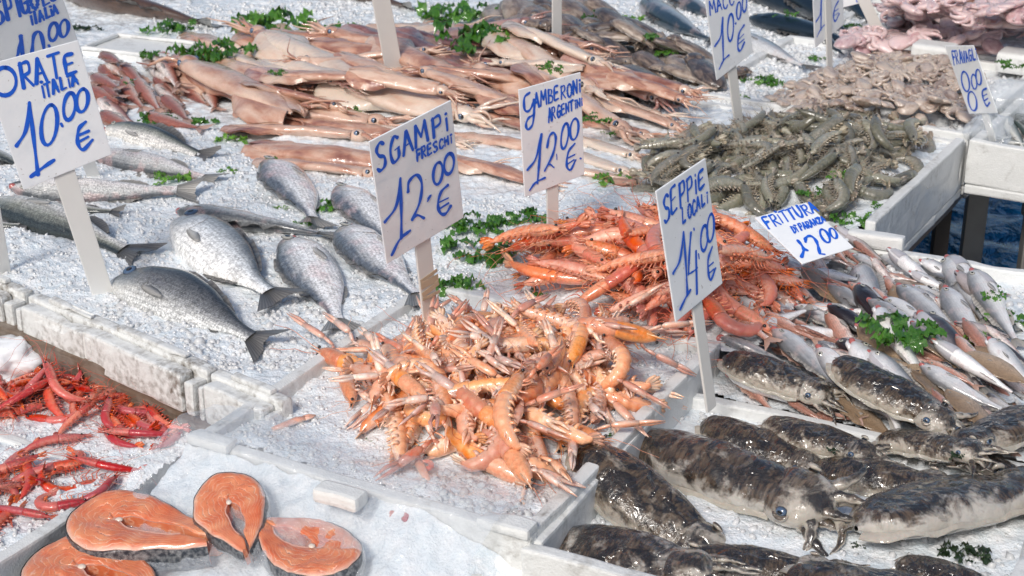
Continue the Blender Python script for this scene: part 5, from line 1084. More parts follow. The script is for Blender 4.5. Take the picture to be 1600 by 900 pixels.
name_heap('scampi', [(530, 580, 'at the left tip of the heap'), (600, 640, 'in the left front of the heap'), (690, 540, 'below the SGAMPI stake'), (700, 620, 'left of the heap top'), (780, 720, 'at the front edge on ice'), (830, 540, 'at the back by the prawns'), (820, 620, 'in the middle of the heap'), (930, 560, 'right of the heap top'), (920, 680, 'by the right foam rim')], 'scampi', 'orange scampi in a heap')
# red shrimps on the left ice
zr = -.10
heap('red_shrimp', 'red', [(-40, 606), (60, 604), (150, 618), (240, 634), (330, 650), (200, 640), (100, 632), (0, 650), (-40, 650)], 44, .102, 'red shrimp', ('long', 'red'), 'red', lambda x, y: pyaw(x, y, R_.choice([R_.gauss(180, 30), R_.gauss(10, 30), R_.uniform(0, 360)])), .020, zr, .6, lim=.035)
heap('red_shrimp', 'red', [(190, 640), (300, 638), (345, 640), (320, 660), (270, 690), (190, 695), (180, 665)], 15, .098, 'red shrimp', ('long', 'red'), 'red', lambda x, y: pyaw(x, y, R_.choice([R_.gauss(200, 35), R_.gauss(340, 35)])), .024, zr, .6, lim=.035)
heap('red_shrimp', 'red', [(-40, 725), (120, 715), (200, 745), (110, 785), (20, 830), (-40, 830)], 15, .102, 'red shrimp', ('long', 'red'), 'red', lambda x, y: pyaw(x, y, R_.choice([R_.gauss(170, 30), R_.gauss(330, 35)])), .032, zr, .6, lim=.035)
for (a, b) in (((40, 640), (130, 655)), ((130, 690), (40, 705)), ((150, 650), (100, 672))):
    yaw, L, c = yawpx(a, b); c = P((a[0]+b[0])/2, (a[1]+b[1])/2, zr)[:2]; parts, ds = LIB['red'][R_.randrange(6)]; z, pt = settle(ds*.095, c[0], c[1], yaw, .4); r = spawn('red_shrimp', parts, (c[0], c[1], z), rot(yaw, pt, R_.uniform(-.4, .4)), .095); q = pix((c[0], c[1], z)); remember(r, 'red', 'red shrimp', 'lone', *q, head_word(yaw))
name_heap('red', [(30, 590, 'at the left back of the ice'), (150, 590, 'in the row below the beam'), (270, 610, 'in the tangle by the foam block'), (260, 670, 'near the scampi box rim'), (80, 650, 'on the open ice'), (60, 740, 'above the salmon box wall'), (160, 770, 'beside the salmon steaks')], 'shrimp', 'red shrimps on ice')

# ------------------------------------------------------------------ cuttlefish, squid, octopus
def cuttle_parts(seed, skin, hskin, k=26, n=30, armk=7, simple=False, wd=1., curl=1., bend=0.):
    r = np.random.default_rng(seed); out = []; t = .5*np.linspace(0, 1, n)+.5*(1-np.cos(pi*np.linspace(0, 1, n)))/2
    W = kn([(0, .015), (.04, .10), (.16, .185), (.4, .235), (.7, .232), (.9, .21), (1, .185)], t)*wd; H = kn([(0, .012), (.05, .065), (.2, .11), (.45, .135), (.75, .13), (.93, .11), (1, .09)], t); D = kn([(0, .012), (.06, .05), (.3, .085), (.7, .09), (1, .07)], t)
    a = np.arange(k)*2*pi/k; V = np.zeros((n+3, k, 3)); UV = np.zeros((n+3, k, 2))
    for i in range(n):
        c, s = np.cos(a), np.sin(a); z = np.where(s > 0, H[i]*np.abs(s)**.9, -D[i]*np.abs(s)**.75); lip = .035*np.maximum(0, s)*max(0, (t[i]-.8)/.2)
        V[i] = np.stack([t[i]-.5+lip, W[i]*np.sign(c)*np.abs(c)**.9, z], -1); UV[i, :, 0] = t[i]; UV[i, :, 1] = .5+.5*s
    for q, (sx, dx) in enumerate(((.93, .0), (.85, -.03), (.5, -.10))): V[n+q] = V[n-1]*[1, sx, sx]+[dx, 0, 0]; UV[n+q] = UV[n-1]
    nz = np.stack([vnoise(V*[5, 7, 7], seed), vnoise(V*[5, 7, 7]+17, seed+1), vnoise(V*[5, 7, 7]+31, seed+2)], -1); V[1:] += .013*nz[1:]+.005*np.stack([vnoise(V*18, seed+5)*0, vnoise(V*18, seed+5), vnoise(V*18+3, seed+6)], -1)[1:]
    V[..., 1] += bend*(V[..., 0]**2)
    g = Geo(); g.grid(V, UV, 0, True); out.append(('mantle', g.mesh('mantle', M[skin])))
    for sg in (1, -1):
        g = Geo(); us = np.linspace(.015, .97, 26); F = np.zeros((2, 26, 4, 3)); UV = np.zeros((26, 4, 2))
        for i, u in enumerate(us):
            w0 = float(np.interp(u, t, W)); fw = .034*min(1, .5+8*u)*(1-.4*u)*(1+.12*sin(i*.9+seed)); zc = -.005+.006*sin(i*.8+seed)
            for j in range(4):
                q = j/3; p = np.array([u-.5-(.06*q*max(0, 1-u*6)), sg*(w0*.96+fw*q*.85), zc-.026*q*q+.008*q*sin(i*1.1+seed*2)]); p[1] += bend*p[0]**2
                F[0, i, j] = p+[0, 0, .006*(1-.7*q)]; F[1, i, j] = p-[0, 0, .006*(1-.7*q)]; UV[i, j] = (u, .42-.2*q)
        g.grid(F[0] if sg < 0 else F[0][:, ::-1], UV if sg < 0 else UV[:, ::-1]); g.grid(F[1][:, ::-1] if sg < 0 else F[1], UV); out.append(('fin', g.mesh('fin', M[hskin])))
    hx = np.linspace(0, 1, 14); V = np.zeros((14, 20, 3)); UV = np.zeros((14, 20, 2)); a = np.arange(20)*2*pi/20; hw = kn([(0, .14), (.25, .18), (.5, .185), (.75, .155), (.92, .10), (1, .02)], hx); hh = kn([(0, .085), (.3, .125), (.55, .12), (.8, .09), (1, .02)], hx)
    for i in range(14): V[i] = np.stack([.43+.34*hx[i]+0*a, hw[i]*np.cos(a), .01+np.where(np.sin(a) > 0, hh[i]*np.sin(a), .085*np.sin(a)*min(1, hw[i]/.12))], -1); UV[i, :, 0] = hx[i]; UV[i, :, 1] = .5+.45*np.sin(a)
    V += .016*np.stack([vnoise(V*9, seed+11), vnoise(V*9+5, seed+12), vnoise(V*9+9, seed+13)], -1); g = Geo(); g.grid(V, UV, 0, True); out.append(('head', g.mesh('head', M[hskin])))
    for sg in (1, -1):
        g = Geo(); R_ = Matrix.Rotation(sg*1.2, 3, 'X'); c = np.array([.575, sg*.15, .07]); dr = np.array([.1, sg*.9, .45]); dr /= np.linalg.norm(dr)
        u = np.cross(dr, [1, 0, 0]); u /= np.linalg.norm(u); w_ = np.cross(dr, u); ph = np.linspace(0, 1, 7); aa = np.arange(16)*2*pi/16; V = np.zeros((7, 16, 3))
        for i, q in enumerate(ph): V[i] = c+dr*(.030*math.sqrt(max(0, 1-q*q*.95))-.004)+(.034)*q*(np.cos(aa)[:, None]*u*.8+np.sin(aa)[:, None]*w_)
        g.grid(V if sg > 0 else V[:, ::-1], np.stack([np.repeat(ph[:, None], 16, 1)]*2, -1), 0, True); out.append(('eye', g.mesh('eye', M['eyeblue'])))
        g = Geo(); th = np.linspace(.15, pi-.15, 9); g.tube([c+dr*.02+u*(-.032)*np.sin(q) * (1 if sg > 0 else 1)+w_*.04*np.cos(q) for q in th], .012*np.sin(th)+.004, 6); out.append(('eyelid', g.mesh('eyelid', M[hskin])))
    for i in range(8):
        sp = (i-3.5)/3.5; b = np.array([.68-.03*abs(sp), sp*.11, .02 if i % 2 else -.02]); L = r.uniform(.30, .46)*curl; d = np.array([1, sp*.7+r.uniform(-.25, .25), r.uniform(-.1, .15)]); d /= np.linalg.norm(d); pts = [b]
        cz = r.uniform(-.5, .5)
        for q in range(7):
            pts.append(pts[-1]+d*L/7); yaw = cz*.55+r.uniform(-.15, .15); d = np.array([d[0]*cos(yaw)-d[1]*sin(yaw), d[0]*sin(yaw)+d[1]*cos(yaw), d[2]-.10]); d /= np.linalg.norm(d)
        pts = np.array(pts); pts[:, 2] = np.maximum(pts[:, 2], -.075+.012*i/3); g = Geo(); g.tube(crom(pts, 3), np.linspace(.046, .006, 22)*(1+.12*np.sin(np.arange(22)*1.4)), armk, flat=.75); out.append(('arm', g.mesh('arm', M[hskin])))
    ds = np.array([(x, y*wd, .11, .085) for x in (-.40, -.2, 0, .2, .38) for y in (-.11, .11)]+[(x, 0, .15*wd, .145) for x in (-.25, 0, .25)]+[(.58, 0, .15, .085), (.75, 0, .12, .055)])
    return out, ds
def squid_parts(seed, skin, n=26, k=18, wd=1.):
    r = np.random.default_rng(seed); out = []; t = np.linspace(0, 1, n); W = kn([(0, .006), (.08, .03), (.3, .068), (.6, .085), (.9, .080), (1, .070)], t)*wd; H = kn([(0, .006), (.1, .026), (.4, .046), (.8, .050), (1, .04)], t); a = np.arange(k)*2*pi/k; V = np.zeros((n+2, k, 3)); UV = np.zeros((n+2, k, 2)); bd = r.uniform(-.12, .12)
    for i in range(n): V[i] = np.stack([t[i]-.5+0*a, W[i]*np.cos(a)+bd*(t[i]-.5)**2, np.where(np.sin(a) > 0, H[i], H[i]*.7)*np.sign(np.sin(a))*np.abs(np.sin(a))**.9], -1); UV[i, :, 0] = t[i]; UV[i, :, 1] = .5+.5*np.sin(a)
    V[n] = V[n-1]*[1, .85, .8]; V[n+1] = V[n-1]*[1, .4, .4]-[.05, 0, 0]; UV[n:] = UV[n-1]
    V[1:] += .016*np.stack([0*V[1:, :, 0], vnoise(V[1:]*[6, 16, 16], seed), vnoise(V[1:]*[6, 16, 16]+9, seed+1)], -1); g = Geo(); g.grid(V, UV, 0, True); out.append(('mantle', g.mesh('mantle', M[skin])))
    for sg in (1, -1):
        g = Geo(); us = np.linspace(.02, .52, 13); F = np.zeros((2, 13, 5, 3)); UV = np.zeros((13, 5, 2))
        for i, u in enumerate(us):
            fw = .15*math.sin(pi*min(1, .08+(i/12)*.92))**.8*(1.15-u); w0 = float(np.interp(u, t, W))
            for j in range(5): q = j/4; p = np.array([u-.5-.03*q, sg*(w0*.7+fw*q)+bd*(u-.5)**2, .012-.05*q*q+.010*q*sin(i*1.2+seed)]); F[0, i, j] = p+[0, 0, .005]; F[1, i, j] = p-[0, 0, .005]; UV[i, j] = (u, .75-.3*q)
        g.grid(F[0] if sg < 0 else F[0][:, ::-1], UV if sg < 0 else UV[:, ::-1]); g.grid(F[1][:, ::-1] if sg < 0 else F[1], UV); out.append(('fin', g.mesh('fin', M[skin])))
    g = Geo(); g.ell((.54, bd*.25, 0), (.075, .062, .05), 14, 9); out.append(('head', g.mesh('head', M[skin])))
    for sg in (1, -1): g = Geo(); g.ell((.545, sg*.052+bd*.25, .014), (.022, .014, .022), 10, 7); out.append(('eye', g.mesh('eye', M['eyeblue'])))
    for i in range(8):
        sp = (i-3.5)/3.5; b = np.array([.585, sp*.035+bd*.25, .008*(-1)**i]); w_ = wig(b, (1, sp*.45+r.uniform(-.2, .2), .0), r.uniform(.18, .30)*(1.7 if i in (1, 6) else 1), 6, 0, .22, seed*9+i); w_[:, 2] = np.clip(w_[:, 2], -.03, .03); w_ = crom(w_, 2); g = Geo(); g.tube(w_, np.linspace(.021, .004, len(w_))*(.6 if i in (1, 6) else 1), 6); out.append(('arm', g.mesh('arm', M[skin])))
    return out, np.array([(x, 0, .075*wd, .055) for x in (-.4, -.2, 0, .2, .4)]+[(-.3, .06, .04, .015), (-.3, -.06, .04, .015), (.55, 0, .06, .045), (.68, 0, .05, .02)])
def octo_parts(seed, skin):
    r = np.random.default_rng(seed); ph = np.linspace(0, pi, 12); a = np.arange(16)*2*pi/16; V = np.stack([-.20+.24*np.cos(ph)[:, None]+0*a, .17*np.sin(ph)[:, None]*np.cos(a)*(1+.2*np.cos(ph)[:, None]*-1), .085*np.sin(ph)[:, None]*np.sin(a)+.01], -1); V += .03*np.stack([vnoise(V*7, seed), vnoise(V*7+5, seed+1), vnoise(V*7+9, seed+2)], -1); UV = np.stack([np.repeat((ph/pi)[:, None], 16, 1), .5+.5*np.sin(ph)[:, None]*np.sin(a)], -1); g = Geo(); g.grid(V, UV, 0, True); out = [('head', g.mesh('head', M[skin]))]
    g = Geo(); g.ell((.06, 0, 0), (.13, .13, .08), 14, 8); out.append(('arm_web', g.mesh('arm_web', M[skin])))
    for i in range(8):
        an = (i-3.5)*.62+r.uniform(-.2, .2); d = np.array([cos(an), sin(an), 0]); p = [np.array([.07, 0, -.01])+d*.06]; cz = r.uniform(.25, .62)*r.choice((-1, 1)); L = r.uniform(.32, .52); m_ = 10
        for q in range(m_): p.append(p[-1]+d*L/m_); y = cz*(.3+q*.13); d = np.array([d[0]*cos(y)-d[1]*sin(y), d[0]*sin(y)+d[1]*cos(y), r.uniform(-.2, .22)]); d /= np.linalg.norm(d)
        p = np.array(p); p[:, 2] = np.clip(p[:, 2], -.06, .08); w_ = crom(p, 2); g = Geo(); g.tube(w_, np.linspace(.072, .014, len(w_)), 7); out.append(('arm', g.mesh('arm', M[skin])))
    return out, np.array([(-.22, 0, .2, .13), (.05, 0, .15, .08), (.25, .15, .12, .05), (.25, -.15, .12, .05), (0, .25, .1, .05), (0, -.25, .1, .05)])
LIB['cut'] = [cuttle_parts(301, 'cut', 'cut_head', wd=.98), cuttle_parts(302, 'cut', 'cut_head', wd=.92, bend=.12), cuttle_parts(303, 'cut', 'cut_head', wd=.90, bend=-.1)]
LIB['cut_pale'] = [cuttle_parts(305, 'cut_pale', 'cut_head', wd=.74, curl=.8), cuttle_parts(306, 'cut_pale', 'cut_head', wd=.98, bend=-.08)]
LIB['seppia'] = [cuttle_parts(310+i, 'seppia', 'seppia', 18, 18, 5, True, 1.05, .55) for i in range(3)]
LIB['squid'] = [squid_parts(320+i, 'squid', wd=1.12) for i in range(3)]; LIB['squid_dark'] = [squid_parts(330+i, 'squid_dark', wd=1.15) for i in range(2)]; LIB['squid_pale'] = [squid_parts(340+i, 'squid_pale', wd=1.15) for i in range(2)]
LIB['octo'] = [octo_parts(350+i, 'octo') for i in range(5)]; LIB['octo_pink'] = [octo_parts(360+i, 'octo_pink') for i in range(4)]
def drop(name, lib, tip, mouth, label=None, cat='', group=None, var=None, roll=None, sink=.3, heap=None, noun=None, adj=None, maxp=.35, tall=1., zp=0.):
    """tip pixel and front-of-mantle pixel of a squid or cuttlefish"""
    yaw, L, c = yawpx(mouth, tip, zp); parts, ds = LIB[lib][(random.randrange(9) if var is None else var) % len(LIB[lib])]; s = ds*L*np.array([1, 1, 1, tall]); z, pt = settle(s, c[0], c[1], yaw, sink, maxp)
    r = spawn(name, parts, (c[0], c[1], z), rot(yaw, pt, random.uniform(-.15, .15) if roll is None else roll), L, label, cat, group)
    if heap: q = pix((c[0], c[1], z)); remember(r, heap, noun, adj, *q, head_word(yaw))
    return r
gC = 'large black cuttlefish in the front box'
for lib, v, a, b, rl, lb in (('cut', 0, (1128, 578), (1262, 616), .2, 'dark cuttlefish at the back left corner of the box, behind the SEPPIE stake'), ('cut', 1, (1294, 608), (1448, 662), .15, 'dark brown cuttlefish at the back of the box below the silver hakes'), ('cut', 2, (1610, 720), (1478, 690), .1, 'dark cuttlefish at the back right with its tip at the frame edge'), ('cut', 1, (1094, 642), (1246, 690), .2, 'brown cuttlefish between the biggest one and the back corner'),
     ('cut', 2, (1268, 702), (1442, 742), .2, 'brown cuttlefish with a bright dorsal glint in the middle of the box'), ('cut_pale', 0, (990, 668), (1232, 768), .35, 'biggest cuttlefish, pale sided with dark back and visible blue eye'), ('cut_pale', 1, (1334, 820), (1580, 750), -.25, 'big pale sided cuttlefish at the right, tip pointing left'),
     ('cut', 0, (896, 728), (1088, 806), .35, 'dark cuttlefish at the left rim of the box, between two others'), ('cut', 2, (1066, 848), (1258, 868), .25, 'dark cuttlefish in front of the big eye, dark glossy back'), ('cut_pale', 1, (858, 812), (1058, 882), .3, 'cuttlefish with green weed on its back at the front left corner'), ('cut', 1, (1226, 905), (1490, 925), .2, 'cuttlefish cut by the bottom edge of the frame'), ('cut', 0, (1660, 640), (1530, 690), .1, 'dark cuttlefish mostly outside the right edge'), ('cut', 1, (1190, 650), (1330, 694), .1, 'brown cuttlefish behind the glinting one in the middle of the box'), ('cut', 2, (1372, 668), (1500, 716), .1, 'dark cuttlefish wedged in front of the back right one'), ('cut', 0, (1400, 860), (1560, 900), .2, 'dark cuttlefish below the big right one at the frame bottom')):
    drop('cuttlefish', lib, a, b, lb, 'cuttlefish', gC, v, rl, .35, tall=1., zp=-.028)
# small brown cuttlefish at the back
pl = [(780, 40), (870, 20), (960, 45), (1060, 75), (1150, 110), (1130, 140), (1040, 120), (990, 150), (900, 140), (800, 95)]
q = poly(pl); pts = []
for tr in range(5000):
    x, y = rng.uniform(q[:, 0].min(), q[:, 0].max()), rng.uniform(q[:, 1].min(), q[:, 1].max())
    if inside(q, x, y) and all((x-a)**2+((y-b)*.6)**2 > .044**2 for a, b in pts): pts.append((x, y))
pts.sort(key=lambda q: -q[1])
for x, y in pts[:85]:
    px, py = pix((x, y, 0)); a = math.radians(random.gauss(15, 12)); d = np.array([cos(a), sin(a)])*random.uniform(22, 32)*(1 if random.random() < .8 else -1)
    drop('small_cuttlefish', 'seppia', (px-d[0], py-d[1]), (px+d[0], py+d[1]), heap='sep', noun='cuttlefish', adj='grey-brown', sink=.45)
name_heap('sep', [(800, 70, 'at the left end of the brown pile'), (890, 40, 'behind the narrow stake'), (900, 120, 'in the front of the brown pile'), (1000, 75, 'in the middle of the brown pile'), (1000, 130, 'on the open ice side'), (1110, 110, 'beside the MACC card')], 'cuttlefish', 'small brown cuttlefish at the back')
# squid
for lib, a, b, adj in (('squid', (290, 48), (380, 86), 'brown-pink'), ('squid', (395, 80), (520, 108), 'brown-pink'), ('squid_dark', (555, 52), (700, 92), 'purple'), ('squid_dark', (470, 62), (640, 118), 'purple'), ('squid', (690, 72), (880, 120), 'brown-pink'), ('squid_dark', (640, 62), (790, 100), 'purple'), ('squid', (280, 100), (420, 128), 'brown-pink'), ('squid', (400, 100), (560, 142), 'brown-pink'),
     ('squid_dark', (560, 104), (752, 162), 'purple'), ('squid', (660, 112), (800, 152), 'orange-pink'), ('squid', (340, 134), (500, 152), 'brown-pink'), ('squid', (420, 142), (650, 176), 'orange-pink'), ('squid_pale', (500, 160), (716, 192), 'white'), ('squid_dark', (880, 132), (1020, 168), 'red-edged'), ('squid_pale', (872, 148), (1016, 184), 'white'), ('squid', (372, 172), (580, 190), 'brown-pink'),
     ('squid', (690, 172), (830, 202), 'brown-pink'), ('squid', (860, 180), (1000, 208), 'brown-pink'), ('squid', (352, 200), (552, 214), 'orange-pink'), ('squid_pale', (560, 196), (700, 222), 'white'), ('squid', (700, 206), (830, 232), 'brown-pink'), ('squid_pale', (870, 208), (984, 244), 'white'), ('squid', (380, 228), (590, 256), 'red-brown'), ('squid', (600, 232), (740, 258), 'brown-pink'), ('squid', (688, 252), (838, 284), 'orange-pink'), ('squid', (996, 282), (868, 270), 'orange-pink'), ('squid', (400, 246), (570, 270), 'orange-pink'), ('squid_pale', (852, 232), (968, 268), 'white'),
     ('squid', (300, 118), (450, 150), 'brown-pink'), ('squid', (540, 130), (700, 150), 'brown-pink'), ('squid', (450, 190), (620, 215), 'orange-pink'), ('squid_dark', (760, 110), (900, 150), 'purple')):
    drop('squid', lib, a, b, heap='squid', noun='squid', adj=adj, sink=.6, roll=random.uniform(-.4, .4), maxp=.15)
_q = poly([(300, 95), (440, 78), (560, 62), (700, 72), (880, 120), (1010, 165), (985, 255), (850, 270), (720, 262), (590, 240), (400, 215), (350, 150)]); _p = []
for tr in range(6000):
    x, y = rng.uniform(_q[:, 0].min(), _q[:, 0].max()), rng.uniform(_q[:, 1].min(), _q[:, 1].max())
    if inside(_q, x, y) and all(((x-a)*.35)**2+(y-b)**2 > .050**2 for a, b in _p): _p.append((x, y))
_p.sort(key=lambda q: -q[1])
for x, y in _p[:50]:
    px, py = pix((x, y, 0)); a = math.radians(random.gauss(10, 8)); d = np.array([cos(a), sin(a)])*random.uniform(55, 85)*(1 if random.random() < .8 else -1); lb = random.choice(('squid', 'squid', 'squid_dark', 'squid_pale', 'squid'))
    drop('squid', lb, (px-d[0], py-d[1]), (px+d[0], py+d[1]), heap='squid', noun='squid', adj={'squid': 'small brown-pink', 'squid_dark': 'small purple', 'squid_pale': 'small white'}[lb], sink=.72, roll=random.uniform(-.5, .5), maxp=.12)
name_heap('squid', [(320, 75, 'at the far left below seaweed'), (420, 120, 'left of the tall stake'), (600, 80, 'beside the tall stake'), (780, 90, 'in the back row of squid'), (690, 140, 'right of the tall stake'), (420, 200, 'in the left of the pile'), (480, 250, 'in the front row behind the bream'), (650, 190, 'behind the SGAMPI card'), (760, 230, 'between SGAMPI and GAMBERONI cards'), (940, 160, 'right of the GAMBERONI card'), (940, 260, 'beside the GAMBERONI card and seaweed')], 'squid', 'squid laid in rows on the ice')
# octopus
heap('octopus', 'octo', [(1205, 165), (1260, 125), (1340, 95), (1430, 85), (1515, 100), (1512, 190), (1470, 205), (1380, 200), (1280, 190)], 95, .105, 'octopus', ('small brown', 'brown-grey'), 'octo', lambda x, y: random.uniform(0, 6.28), .036, 0., .35, .5, .35)
for o, *_ in LOG['octo']: pass
heap('octopus', 'octo_pink', [(1330, 85), (1400, 40), (1480, 25), (1620, 35), (1620, 125), (1560, 120), (1470, 95), (1400, 85)], 85, .145, 'octopus', ('pink', 'pale pink'), 'octop', lambda x, y: random.uniform(0, 6.28), .043, 0., .35, .65, .25)
name_heap('octo', [(1240, 160, 'at the left end of the box'), (1300, 120, 'beside the 12 card stake'), (1360, 180, 'in front behind the grey shrimps'), (1380, 120, 'in the middle of the box'), (1460, 170, 'in the right front corner'), (1480, 110, 'left of the FRAVAGLI card')], 'octopus', 'small brown octopuses in the box')
name_heap('octop', [(1370, 70, 'beside the leaning stake'), (1440, 50, 'at the back of the pink pile'), (1450, 90, 'above the FRAVAGLI card'), (1560, 50, 'at the back right'), (1570, 110, 'right of the FRAVAGLI card')], 'octopus', 'pink octopuses at the back')
for a, b, lb in (((1600, 6), (1450, 38), 'flat reddish squid lying behind the pink octopuses'), ((1690, 0), (1560, 30), 'reddish squid at the top right corner')): drop('squid', 'squid', a, b, lb, 'squid', None, 0)

# ------------------------------------------------------------------ salmon steaks
def slope():
    g = Geo(); U = np.linspace(-.004, L1*.985, 130); Bv = np.linspace(-.001, -.30, 46); V = np.zeros((130, 46, 3))
    for i, u in enumerate(U):
        for j, b in enumerate(Bv):
            x, y = O1[:2]-A2*(L1-u)+B2*b; t = j/45; z = -.006-.108*(t**.75)-.045*max(0, (u/L1-.70)/.30); V[i, j] = (x, y, z+.006*float(n2(x, y, 18, 31))+.005*float(n2(x, y, 60, 32))+.003*float(n2(x, y, 150, 33)))
    g.grid(V); P_ = V.reshape(-1, 3); ii, jj = hidx(P_[:, 0], P_[:, 1]); np.maximum.at(HF, (ii, jj), P_[:, 2]); o = link('ice_slope', g.mesh('ice_slope', M['icebed'])); o['kind'] = 'stuff'
slope()
def steak_parts(seed, flap=1., curlA=.0, curlB=.0):
    r = np.random.default_rng(seed); n, m = 61, 10; th = np.linspace(-1, 1, n); out_ = np.zeros((n, 2))
    for i, q in enumerate(th):
        a = abs(q); sg = np.sign(q) or 1
        if a < .62: f = a/.62*radians(128); out_[i] = (-.5*cos(f), sg*.40*sin(f))
        else:
            u = (a-.62)/.38; p0 = np.array([.308, .315]); c = curlA if sg < 0 else curlB; p = p0+np.array([.62*flap*u, -.17*u-.10*u*u+c*u*u]); out_[i] = (p[0], sg*p[1])
    T = np.gradient(out_, axis=0); T /= np.linalg.norm(T, axis=1)[:, None]; Nn = np.stack([T[:, 1], -T[:, 0]], 1); Nn *= np.where((Nn*(-out_)).sum(1) < 0, 1, 1)[:, None]
    if (Nn[n//2]*np.array([1, 0])).sum() < 0: Nn = -Nn
    wd = kn([(0, .47), (.15, .46), (.35, .43), (.5, .36), (.62, .27), (.8, .17), (.95, .13), (1, .07)], np.abs(th)); inn = out_+Nn*wd[:, None]; inn[:, 1] = np.where(np.sign(th)*inn[:, 1] < .006, np.sign(th)*.006, inn[:, 1])
    out_ = out_+.014*np.stack([vnoise(np.stack([th*9, th*0+seed, th*0], -1), 1), vnoise(np.stack([th*9, th*0+seed, th*0], -1), 2)], -1)
    Hh = .25; V = np.zeros((n, m, 3)); UV = np.zeros((n, m, 2)); us = np.linspace(0, 1, m)
    for i in range(n):
        for j, u in enumerate(us):
            p = out_[i]+(inn[i]-out_[i])*(.02+.98*u); e = min(1, u/.12)**.5*min(1, (1-u)/.10+.35)**.5; V[i, j] = (*p, Hh*(.86+.14*e)+.035*vnoise(np.array([p[0]*4, p[1]*4, seed*.7]), seed)+.012*vnoise(np.array([p[0]*16, p[1]*16, seed*.7]), seed)); UV[i, j] = (th[i]*.5+.5, u)
    g = Geo(); g.grid(V[:, ::-1], UV[:, ::-1]); flesh = g
    k = 6; W2 = np.zeros((n, k, 3)); UV2 = np.zeros((n, k, 2))
    for i in range(n):
        for j in range(k): t = j/(k-1); p = inn[i]; W2[i, j] = (p[0], p[1], V[i, -1, 2]*(1-t)); UV2[i, j] = (th[i]*.5+.5, .95)
    g.grid(W2[:, ::-1], UV2)
    for e in (0, -1):
        F = np.zeros((m, 2, 3)); F[:, 0] = V[e]; F[:, 1] = V[e]*[1, 1, 0]; g.grid(F, np.full((m, 2, 2), .3))
    out = [('flesh', g.mesh('flesh', M['salmon']))]
    g = Geo(); k = 7; S = np.zeros((n, k, 3))
    for i in range(n):
        for j in range(k): t = j/(k-1); p = out_[i]-Nn[i]*.022*sin(pi*t); S[i, j] = (p[0], p[1], V[i, 0, 2]*1.005*(1-t))
    g.grid(S, None); out.append(('skin', g.mesh('skin', M['sskin'])))
    g = Geo(); g.ell((.0, 0, Hh*.93), (.035, .032, .016), 12, 7); out.append(('bone', g.mesh('bone', M['bone'])))
    g = Geo()
    c = n//2; 
    for sg in (-1, 1):
        ii = [i for i in range(n) if sg*th[i] > .25 and abs(th[i]) < .9]; F = np.zeros((len(ii), 3, 3))
        for q, i in enumerate(ii):
            for j in range(3): p = inn[i]+(out_[i]-inn[i])*(.0+.13*j/2)*(1)-Nn[i]*-.004; F[q, j] = (p[0], p[1], V[i, -1, 2]+.006-.004*j+.002)
        g = Geo(); g.grid(F if sg < 0 else F[:, ::-1]); out.append(('belly_lining', g.mesh('belly_lining', M['belly'])))
    return out
def steak(seed, px, py, dz, deg, L, lean, label, flap=1., ca=0., cb=0.):
    z = -.07
    for it in range(6): c = P(px, py, z); z = hmax(c[0], c[1], .022)+dz
    R = Matrix.Rotation(lean, 3, Vector((A2[0], A2[1], 0))) @ Matrix.Rotation(pyaw(px, py, deg), 3, 'Z')
    return spawn('salmon_steak', steak_parts(seed, flap, ca, cb), P(px, py, z), R, L, label, 'salmon steak', 'salmon steaks in the lower box')
steak(2, 194, 845, .000, 14, .145, .14, 'salmon steak with two long open flaps, at the back left of the box', 1.0, .0, .10)
steak(5, 366, 808, .010, 62, .115, .30, 'leaning salmon steak at the back, skin band toward the viewer', .75, .05, -.05)
steak(7, 492, 884, .004, 205, .130, .12, 'salmon steak at the right under the film, flaps to the left', .62, -.05, 0)
steak(9, 136, 922, .004, 18, .155, .10, 'large salmon steak cut by the bottom edge at the left', .75)
# ------------------------------------------------------------------ clear film over the scampi box front and the salmon
def film():
    prof = [(.085, .004), (.05, .008), (.018, .014), (-.006, .012), (-.03, -.002), (-.06, -.016), (-.09, -.030), (-.12, -.042), (-.15, -.055), (-.19, -.068), (-.23, -.082)]
    pr = crom(prof, 5); nu = 90; U = np.linspace(-.02, L1*.93, nu); V = np.zeros((nu, len(pr), 3))
    for i, u in enumerate(U):
        for j, (b, z) in enumerate(pr):
            p = O1[:2]-A2*(L1-u)+B2*(b+.012*math.sin(u*23)); x, y = p; w_ = .012*abs(float(n2(x+y*.4, y-x*.7, 26, 3)))+.007*abs(float(n2(x-y*.8, y+x*.5, 48, 8)))+.006*float(n2(x*1.6, y*.5, 60, 4)); V[i, j] = (x, y, z+.004+w_*(1 if -.10 < z < .0 else .5)+(.004*abs(math.sin(u*14+j*.2)) if j > 12 else 0))
    g = Geo(); g.grid(V); return g.mesh('plastic_film', M['film'])
tag(link('plastic_film', film()), 'crinkled clear plastic film hanging over the front of the scampi box', 'plastic film')
lg = slabmesh('rim_lug', .065, .03, .02, .006); o = link('foam_lug', lg); p = P(532, 776, .012); o.location = (p[0], p[1], p[2]+.001); o.rotation_euler.z = AX; tag(o, 'white foam lug poking through the film on the scampi box rim', 'foam block')
def bag(pos, size, label, seed, mat='film'):
    bm = bmesh.new(); bmesh.ops.create_icosphere(bm, subdivisions=4, radius=1); co = np.array([v.co[:] for v in bm.verts]); nz = vnoise(co*2.3, seed)*.22+np.abs(vnoise(co*5, seed+1))*.16
    for v, c, k in zip(bm.verts, co, nz): v.co = Vector((c*(1+k)*np.array(size)).tolist())
    me = bpy.data.meshes.new('plastic_bag'); bm.to_mesh(me); bm.free(); me.materials.append(M[mat]); me.shade_smooth(); o = link('plastic_bag', me); o.location = pos; tag(o, label, 'plastic bag')
p = P(10, 566, -.085); bag((p[0], p[1]-.0, -.075), (.055, .04, .03), 'crumpled whitish plastic bag at the left edge under the beam', 3, 'card')
